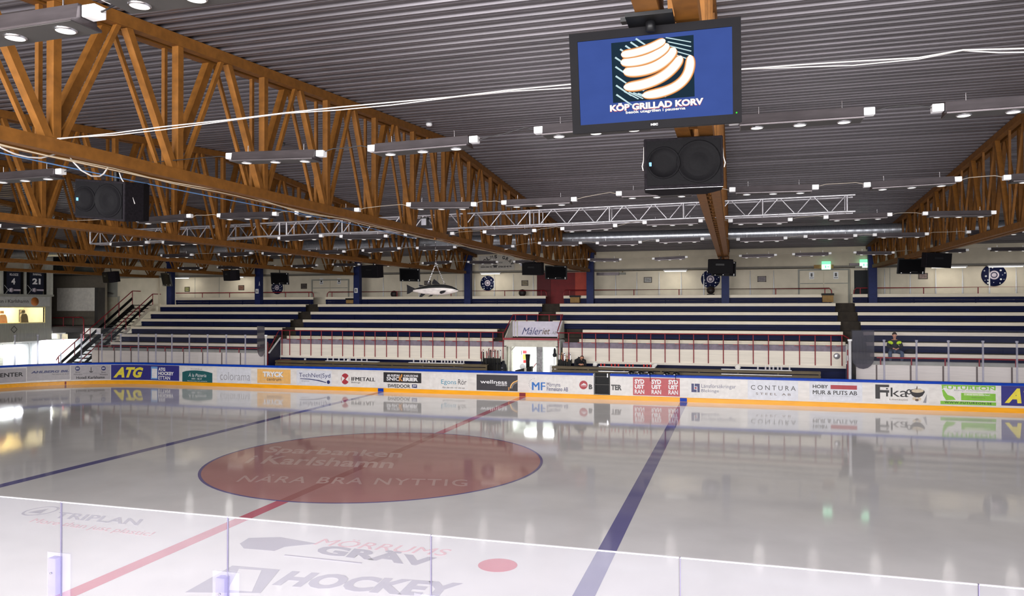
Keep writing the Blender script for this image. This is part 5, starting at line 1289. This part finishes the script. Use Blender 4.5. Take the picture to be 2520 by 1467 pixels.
seat(8, 782, mat('tan_leather', (190, 140, 90), .6), 'tan chair in the lit booth window')
seat(60, 780, mat('dark_olive_leather', (70, 60, 34), .6), 'dark chair in the lit booth window')
# grey wall above the booth and player banners
t = thing('wall_left_upper', None, None, (XB-.2, 15, 5), kind='structure')
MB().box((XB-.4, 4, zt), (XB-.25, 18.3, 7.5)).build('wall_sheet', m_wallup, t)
for px in (6, 64, 116, 124): 
    y = ax(px, 700, XB-.2).y; MB().box((XB-.25, y-.12, zt), (XB-.12, y+.12, 7.4)).build('pilaster', mat('pale_pilaster', (190, 190, 180), .7), t)
for px, num, nm, lab in ((34, '4', 'KLOZZ', 'dark blue player banner with the number 4'), (91, '21', 'SVARVALL', 'dark blue player banner with the number 21')):
    X = XB-.08; yl, yr = ax(px-25, 700, X).y, ax(px+23, 700, X).y; z0, z1 = ax(px, 726, X).z, ax(px, 668, X).z
    t = thing('player_banner', lab, 'banner', (X, (yl+yr)/2, z0), 'player banners above the booth')
    w = yr-yl
    MB().box((X-.02, yl, z0+.25), (X, yr, z1)).box((X-.015, yl+.18*w, z0), (X, yr-.18*w, z0+.25)).build('cloth', mat('banner_night_blue', (20, 24, 46), .8), t)
    MB().box((X, yl, z0), (X+.005, yl+.14*w, z1)).build('black_edge', m_black, t); MB().box((X, yr-.14*w, z0), (X+.005, yr, z1)).build('black_edge', m_black, t)
    zc = ax(px, 700, X).z
    nw = .2 if len(num) == 1 else .42
    lettering(num, k_white, t, quad_fn((X+.006, yl+w*.5-nw*w/2-.02, zc), (X+.006, yl+w*.5+nw*w/2-.02, zc), (X+.006, yl+w*.5-nw*w/2-.02, zc+.36)), bold=.06)
    lettering(nm, k_white, t, quad_fn((X+.006, yl+.3*w, z1-.25), (X+.006, yr-.25*w, z1-.25), (X+.006, yl+.3*w, z1-.12)), bold=.03)
    zk = ax(px, 714, X).z
    MB().lathe((X, yl+.40*w, zk), [(0, .01), (.13, .01), (.13, 0)], 20, 'X').build('emblem', mat('pale_emblem', (200, 188, 200), .5), t)
    MB().box((X, yl+.5*w, zk-.05), (X+.01, yr-.14*w, zk+.05)).build('name_strip', mat('pale_emblem', (200, 188, 200), .5), t)
    for s in (-1, 1): MB().beam((X+.008, yl+.03, zk-s*.28), (X+.008, yl+.3*w, zk+s*.1), .008, .03, (1, 0, 0)).build('white_cross', m_white, t)
# recess with the big pale screen
struct(MB().box((-37, 22.32, 2.0), (-31.2, 22.5, 6.3)).build('wall_recess_back', mat('grey_brown_wall', (120, 112, 100), .75)))
struct(MB().box((-37, 18.2, 2.55), (-31.15, 22.4, 2.95)).build('floor_balcony', m_dkgrey))
struct(MB().box((-37, 18.2, 6.3), (-31.3, 23.6, 6.45)).build('ceiling_recess', m_dkgrey))
t = thing('projection_board', 'large blank pale board in the dark recess right of the booth', 'board', (-33.3, 22.15, 3.9))
MB().box((-35.05, 22.1, 3.9), (-31.55, 22.318, 5.46)).build('board', mat('pale_board', (240, 235, 226), .6), t)
tag(MB().box((-31.45, 21.7, 2.95), (-31.2, 22.3, 5.45)).build('dark_cabinet', m_dkgrey), 'tall dark side panel right of the blank pale board', 'panel')
# rails of the balcony
def pp(px, py, Y): return at_y(px, py, Y)
rail('orange red railing on the balcony below the pale board', [pp(128, 782, 19.5), pp(157, 782, 19.5)], [(pp(156, 782, 19.5), pp(156, 838, 19.5))], .03)
rail('dark red bent railing on the balcony floor', [pp(158, 781, 20.0), pp(202, 781, 20.0), pp(206, 786, 20.0), pp(206, 838, 20.0)], [(pp(180, 781, 20.0), pp(180, 812, 20.0))], .03)
rail('lower orange red rail on the balcony edge', [pp(130, 803, 19.4), pp(161, 803, 19.4)], [(pp(131, 803, 19.4), pp(131, 815, 19.4))], .03)
tag(MB().box(tuple(pp(209, 822, 18.6)), tuple(pp(247, 808, 18.6)+Vector((0, .04, 0)))).build('stair_sign', m_white), 'small white panel at the head of the lower stairs', 'panel')
flat('notice', 'cream notice board under the balcony', 'notice', (128, 834), (167, 822), 18.15, mat('cream_notice', (222, 216, 188), .6))
# brightly lit white wall with doors under the booth
m_lit = mat('white_door_paint', (236, 240, 240), .6, 0, .02, 3)
struct(MB().box((-31.9, 10, -.1), (-31.7, 22, 2.1)).build('wall_under_booth', m_lit))
for n, (px0, px1) in enumerate(((-20, 8), (40, 70), (75, 108), (108, 128))):
    y0, y1 = at_x(px0, 870, -31.68).y, at_x(px1, 870, -31.68).y
    t = thing('door_%d' % (5+n), None, None, (-31.68, y0, 0), kind='structure')
    MB().box((-31.7, y0+.05, 0), (-31.66, y1-.05, 1.95)).build('door_leaf', m_lit if n else mat('slatted_grey_door', (170, 170, 158), .7, 0, .2, 3, (1, 1, 12)), t)
    MB().box((-31.7, y0, 0), (-31.65, y0+.05, 2.0)).box((-31.7, y1-.05, 0), (-31.65, y1, 2.0)).build('door_frame', mat('pale_grey_trim', (196, 202, 204), .6), t)
for i, (y, w) in enumerate(((15.6, 120), (18.6, 560))):
    l = bpy.data.lights.new('entry_lamp', 'AREA'); l.shape = 'RECTANGLE'; l.size, l.size_y = .3, 1.4; l.energy = w; l.color = (.95, 1, 1)
    t = thing('entry_lamp', 'white ceiling lamp over the lit doors, %s of the two' % ('near' if i == 0 else 'far'), 'lamp', (-31.4, y, 2.1 if i == 0 else 2.5))
    zz = 2.1 if i == 0 else 2.5; MB().box((-31.5, y-.7, zz-.02), (-31.3, y+.7, zz+.04)).build('housing', m_white, t); MB().box((-31.48, y-.65, zz-.03), (-31.32, y+.65, zz-.02)).build('diffuser', m_tube, t)
    o = bpy.data.objects.new('entry_lamp_light', l); COL.objects.link(o); o.parent = t; o.location = (0, 0, -.05); o.rotation_euler = (0, -.25, 0)
flat('fire_notice', 'small red notice on the lit white wall', 'notice', (100, 894), (104, 889), 18.0, ink('bright_red', (200, 30, 30)))
# wall right of the recess and its door
a_, b_ = at_y(261, 726, 23.5), at_y(289, 800, 23.5)
t = thing('door_9', None, None, (a_.x, 23.5, 3.0), kind='structure')
MB().box((a_.x, 23.54, 3.0), (b_.x, 23.6, a_.z-.15)).build('door_leaf', mat('beige_door', (176, 170, 150), .7), t)
MB().box((a_.x-.1, 23.52, 3.0), (a_.x, 23.6, a_.z-.1)).box((b_.x, 23.52, 3.0), (b_.x+.1, 23.6, a_.z-.1)).build('door_frame', m_grey, t)
t = thing('exit_lamp', 'unlit dark exit lamp above the beige door at left', 'lamp', (a_.x+.3, 23.4, a_.z-.1))
MB().lathe((a_.x+.6, 23.05, a_.z+.1), [(0, -.06), (.28, -.05), (.3, 0), (.1, .08), (0, .09)], 14).build('shade', m_dkgrey, t)
MB().tube([(a_.x+.6, 23.05, a_.z+.12), (a_.x+.6, 23.6, a_.z+.12)], .015, 6).build('rod', m_grey, t)
struct(MB().box((-31.3, 23.4, 1.0), (-26.0, 23.6, 3.9)).build('wall_corner_low', m_wall))
# white post at the head of the stairs
p = at_y(388, 740, 22.0); tag(MB().box((p.x-.1, 21.95, 3.9), (p.x+.08, 22.1, 6.0)).build('white_post', m_wall), 'pale post at the head of the left stairs', 'post')
# the stairs along the stand
XS0, XS1 = -28.2, -26.6
t = thing('staircase', 'dark staircase with a white side plank rising left of the stand', 'stairs', (XS0, 16, 0))
mb = MB(); n = 18
for i in range(n):
    y = 16.2+5.4*i/n; z = .55+3.75*(i+1)/n; mb.box((XS0+.05, y, z-.05), (XS1-.05, y+.33, z))
mb.build('treads', mat('dark_treads', (30, 27, 26), .8, spec=.1), t)
MB().box((XS0, 15.7, -.02), (XS1, 16.3, .5)).build('foot', m_dkgrey, t); MB().beam((XS1, 16.0, .3), (XS1, 21.6, 4.28), .06, .16).beam((XS1, 21.6, 4.28), (XS1, 22.2, 4.3), .06, .16).build('side_plank', m_seat, t)
MB().beam((XS0, 15.6, .2), (XS0, 21.6, 4.25), .06, .26).build('stringer', m_black, t)
for nm, X, off in (('left', XS0, .95), ('right', XS1, .75)):
    p0, p1, p2 = Vector((X, 15.9, .35+off)), Vector((X, 21.5, 4.25+off)), Vector((X, 22.2, 4.25+off))
    rail('dark red sloping railing on the %s side of the left stairs' % nm, [p0-Vector((0, .15, .2)), p0, p1, p2], [(p0+(p1-p0)*f, p0+(p1-p0)*f-Vector((0, 0, off-.05))) for f in (0, .2, .4, .6, .8, 1)], .03)
    MB_ = MB().beam(p0-Vector((0, 0, off*.5)), p1-Vector((0, 0, off*.5)), .03, .16); tag(MB_.build('side_board', m_black), 'black sloping board under the %s railing of the left stairs' % nm, 'board')

# ---------------------------------------------------------------- people
def skin(name, nodes, edges, m, parent, sub=2):
    """nodes: list of (co, radius)"""
    me = bpy.data.meshes.new(name); o0 = org(parent)
    me.from_pydata([Vector(c)-o0 for c, r in nodes], edges, [])
    o = bpy.data.objects.new(name, me); COL.objects.link(o)
    md = o.modifiers.new('skin', 'SKIN'); sv = me.skin_vertices[0].data
    for i, (c, r) in enumerate(nodes): sv[i].radius = (r, r) if not isinstance(r, tuple) else r
    sv[0].use_root = True
    s = o.modifiers.new('smooth', 'SUBSURF'); s.levels = s.render_levels = sub
    bpy.context.view_layer.update()
    new = bpy.data.meshes.new_from_object(o.evaluated_get(bpy.context.evaluated_depsgraph_get()))
    o.modifiers.clear(); o.data = new; bpy.data.meshes.remove(me)
    new.materials.clear(); new.materials.append(m)
    for p in new.polygons: p.use_smooth = True
    if parent: o.parent = parent
    ORG[o.name] = o0
    return o
def hand(nodes, edges, wrist_i, d, side):
    """five short bent finger chains rooted in the palm"""
    w = Vector(nodes[wrist_i][0]); d = Vector(d).normalized(); s = d.cross(Vector((0, 0, 1))).normalized()*side
    palm = w+d*.055; nodes.append((palm, (.036, .02))); pi = len(nodes)-1; edges.append((wrist_i, pi))
    for k, L in enumerate((.055, .065, .07, .06)):
        b = palm+s*(.026-.018*k)+d*.03; nodes += [(b, .0095), (b+d*L*.5+Vector((0, 0, -.012)), .009), (b+d*L*.7+Vector((0, 0, -.035)), .008)]
        n = len(nodes); edges += [(pi, n-3), (n-3, n-2), (n-2, n-1)]
    b = palm+s*.038-d*.005; nodes += [(b, .011), (b+s*.012+d*.035, .0095), (b+d*.058, .009)]; n = len(nodes); edges += [(pi, n-3), (n-3, n-2), (n-2, n-1)]
def head_parts(t, c, face, r=.1):
    """ears, eyes, nose, mouth on a head centred at c that looks along face"""
    c = Vector(c); f = Vector(face).normalized(); s = f.cross(Vector((0, 0, 1))).normalized(); u = s.cross(f)
    for k in (-1, 1):
        MB().lathe(tuple(c+f*r*.86+s*k*.034+u*.008), [(.011, -.006), (.008, 0), (0, .004)], 8, 'Y').build('eye', m_black, t)
        mb = MB().lathe((0, 0, 0), [(0, -.012), (.03, -.008), (.032, .006), (0, .01)], 10, 'X'); mb.v = [c+s*k*r*.86+Vector((p.x, p.y*.7, p.z)) for p in mb.v]; mb.build('ear', m_skin, t)
    MB().tube([c+f*r*.9+u*.02, c+f*(r*1.16)-u*.018, c+f*r*.95-u*.024], [.009, .013, .008], 8).build('nose', m_skin, t)
    MB().tube([c+f*r*.90+s*.026-u*.05, c+f*r*.97-u*.052, c+f*r*.90-s*.026-u*.05], .006, 6).build('mouth', mat('lips', (150, 84, 76), .6), t)
def hair_cap(t, c, r, tilt):
    # short hair: the part of an ellipsoid above a plane that leans back off the face
    n, m_ = 22, 12; mb = MB(); vs = []; keep = []
    for j in range(m_+1):
        for k in range(n):
            th, ph = PI*j/m_, 2*PI*k/n; vs.append(Vector((math.sin(th)*math.cos(ph), math.sin(th)*math.sin(ph), math.cos(th))))
    for j in range(m_):
        for k in range(n):
            q = [j*n+k, j*n+(k+1) % n, (j+1)*n+(k+1) % n, (j+1)*n+k]; ctr = sum((vs[i] for i in q), Vector())/4
            if ctr.z*math.cos(tilt)+ctr.y*math.sin(tilt) > .18: keep.append(q)
    mb.add([Vector(c)+Vector((v.x*r[0], v.y*r[1], v.z*r[2])) for v in vs], keep, 0, True)
    o = mb.build('hair', m_hair, t, weld=True)
    bm = bmesh.new(); bm.from_mesh(o.data); bmesh.ops.delete(bm, geom=[v for v in bm.verts if not v.link_faces], context='VERTS'); bm.to_mesh(o.data); bm.free()
# seated spectator in a yellow and black jacket on the lowest right bench
px_, py_ = 2198, 868
b = at_y(2200, 868, 17.45); X0, Y0, Z0 = b.x, 17.45, 2.11
t = thing('person', 'seated person in a yellow and black jacket and jeans, hands clasped', 'person', (X0, Y0, 1.67))
nd = [((X0, Y0, Z0+.12), .13), ((X0, Y0-.03, Z0+.32), .125), ((X0, Y0-.10, Z0+.52), .13), ((X0, Y0-.12, Z0+.60), .06), ((X0-.0, Y0-.16, Z0+.66), .052),
      ((X0-.01, Y0-.20, Z0+.76), (.085, .10)), ((X0-.01, Y0-.19, Z0+.85), (.075, .085))]
ed = [(0, 1), (1, 2), (2, 3), (3, 4), (4, 5), (5, 6)]
for s in (-1, 1):
    n = len(nd); nd += [((X0+s*.20, Y0-.10, Z0+.52), .062), ((X0+s*.27, Y0-.22, Z0+.30), .048), ((X0+s*.07, Y0-.42, Z0+.22), .032)]; ed += [(2, n), (n, n+1), (n+1, n+2)]
    hand(nd, ed, n+2, (-s*.6, -.5, -.1), s)
    n = len(nd); nd += [((X0+s*.1, Y0-.05, Z0+.09), .085), ((X0+s*.24, Y0-.46, Z0+.06), .066), ((X0+s*.22, Y0-.42, Z0-.38), .045), ((X0+s*.23, Y0-.56, Z0-.40), .04)]; ed += [(0, n), (n, n+1), (n+1, n+2), (n+2, n+3)]
skin('body', nd, ed, m_skin, t)
jn = [((X0, Y0, Z0+.09), .175), ((X0, Y0-.03, Z0+.32), .165), ((X0, Y0-.10, Z0+.52), .15), ((X0, Y0-.12, Z0+.585), .075)]; je = [(0, 1), (1, 2), (2, 3)]
for s in (-1, 1):
    n = len(jn); jn += [((X0+s*.20, Y0-.10, Z0+.52), .085), ((X0+s*.275, Y0-.22, Z0+.30), .068), ((X0+s*.10, Y0-.40, Z0+.23), .048)]; je += [(2, n), (n, n+1), (n+1, n+2)]
skin('jacket', jn, je, m_jacket, t)
for s in (-1, 1):
    skin('yellow_panel', [((X0+s*.085, Y0-.20, Z0+.40), .06), ((X0+s*.13, Y0-.185, Z0+.47), .08), ((X0+s*.20, Y0-.15, Z0+.50), .088), ((X0+s*.25, Y0-.18, Z0+.42), .08)], [(0, 1), (1, 2), (2, 3)], m_hivis, t)
tn_ = [((X0, Y0, Z0+.10), .12)]; te = []
for s in (-1, 1):
    n = len(tn_); tn_ += [((X0+s*.1, Y0-.05, Z0+.09), .105), ((X0+s*.24, Y0-.46, Z0+.06), .085), ((X0+s*.22, Y0-.43, Z0-.32), .065)]; te += [(0, n), (n, n+1), (n+1, n+2)]
skin('jeans', tn_, te, m_jean, t)
for s in (-1, 1): skin('shoe', [((X0+s*.22, Y0-.42, Z0-.39), .055), ((X0+s*.23, Y0-.6, Z0-.40), .045)], [(0, 1)], m_black, t)
head_parts(t, (X0-.01, Y0-.195, Z0+.79), (-.15, -1, -.25))
hair_cap(t, (X0-.01, Y0-.185, Z0+.815), (.098, .105, .118), .55)
# second person bent forward at the bench
b = at_y(1429, 900, 16.35); X0, Y0, Z0 = b.x, 16.55, 1.18
t = thing('person', 'person in a black jacket bent forward with clasped hands behind the boards', 'person', (X0, Y0, .55))
nd = [((X0-.10, Y0+.15, Z0+.02), .13), ((X0-.10, Y0+.05, Z0+.25), .14), ((X0-.04, Y0-.12, Z0+.44), .13), ((X0+.02, Y0-.22, Z0+.52), .065), ((X0+.05, Y0-.28, Z0+.56), .055), ((X0+.09, Y0-.34, Z0+.60), (.08, .095)), ((X0+.09, Y0-.37, Z0+.52), (.06, .07))]
ed = [(0, 1), (1, 2), (2, 3), (3, 4), (4, 5), (5, 6)]
for s in (-1, 1):
    n = len(nd); nd += [((X0-.04+s*.2, Y0-.12, Z0+.42), .062), ((X0+s*.23, Y0-.30, Z0+.17), .048), ((X0+.09+s*.05, Y0-.50, Z0+.30), .032)]; ed += [(2, n), (n, n+1), (n+1, n+2)]
    hand(nd, ed, n+2, (-s*.5, -.5, -.15), s)
    n = len(nd); nd += [((X0-.1+s*.1, Y0+.1, Z0), .085), ((X0-.05+s*.18, Y0-.32, Z0+.02), .066), ((X0-.05+s*.18, Y0-.3, Z0-.42), .045), ((X0-.05+s*.18, Y0-.45, Z0-.45), .04)]; ed += [(0, n), (n, n+1), (n+1, n+2), (n+2, n+3)]
skin('body', nd, ed, m_skin, t)
jn = [((X0-.10, Y0+.15, Z0+.04), .19), ((X0-.10, Y0+.05, Z0+.28), .21), ((X0-.05, Y0-.10, Z0+.48), .19), ((X0+.0, Y0-.21, Z0+.5), .125), ((X0+.035, Y0-.26, Z0+.535), .085)]; je = [(0, 1), (1, 2), (2, 3), (3, 4)]
for s in (-1, 1):
    n = len(jn); jn += [((X0-.04+s*.21, Y0-.12, Z0+.42), .09), ((X0+s*.24, Y0-.30, Z0+.17), .07), ((X0+.09+s*.08, Y0-.46, Z0+.28), .05)]; je += [(2, n), (n, n+1), (n+1, n+2)]
skin('jacket', jn, je, m_jacket, t)
tn_ = [((X0-.1, Y0+.13, Z0+.02), .155)]; te = []
for s in (-1, 1):
    n = len(tn_); tn_ += [((X0-.1+s*.1, Y0+.1, Z0), .105), ((X0-.05+s*.18, Y0-.32, Z0+.02), .085), ((X0-.05+s*.18, Y0-.3, Z0-.38), .065)]; te += [(0, n), (n, n+1), (n+1, n+2)]
skin('trousers', tn_, te, m_jacket, t)
for s in (-1, 1): skin('shoe', [((X0-.05+s*.18, Y0-.3, Z0-.44), .055), ((X0-.05+s*.18, Y0-.48, Z0-.45), .045)], [(0, 1)], m_black, t)
head_parts(t, (X0+.09, Y0-.35, Z0+.57), (.05, -1, -.75))
skin('beard', [((X0+.09, Y0-.41, Z0+.50), .045), ((X0+.09, Y0-.42, Z0+.45), .035)], [(0, 1)], mat('grey_beard', (110, 92, 78), .8), t)
hair_cap(t, (X0+.09, Y0-.33, Z0+.585), (.09, .098, .1), 1.1)
# dark bag on the lowest right bench and bench block the first person sits on
b = at_y(2241, 873, 17.4); tag(MB().lathe((b.x, 17.4, 2.115), [(0, 0), (.22, .01), (.24, .08), (.17, .16), (.07, .2), (0, .21)], 14).build('black_bag', m_jacket), 'black bag lying on the lowest bench beside the seated person', 'bag')
b0 = at_y(1425, 900, 16.7); tag(MB().box((b0.x-.6, 16.45, .0), (b0.x+.6, 16.95, 1.06)).build('bench_block', m_navy), 'navy seat block under the bent person', 'bench')
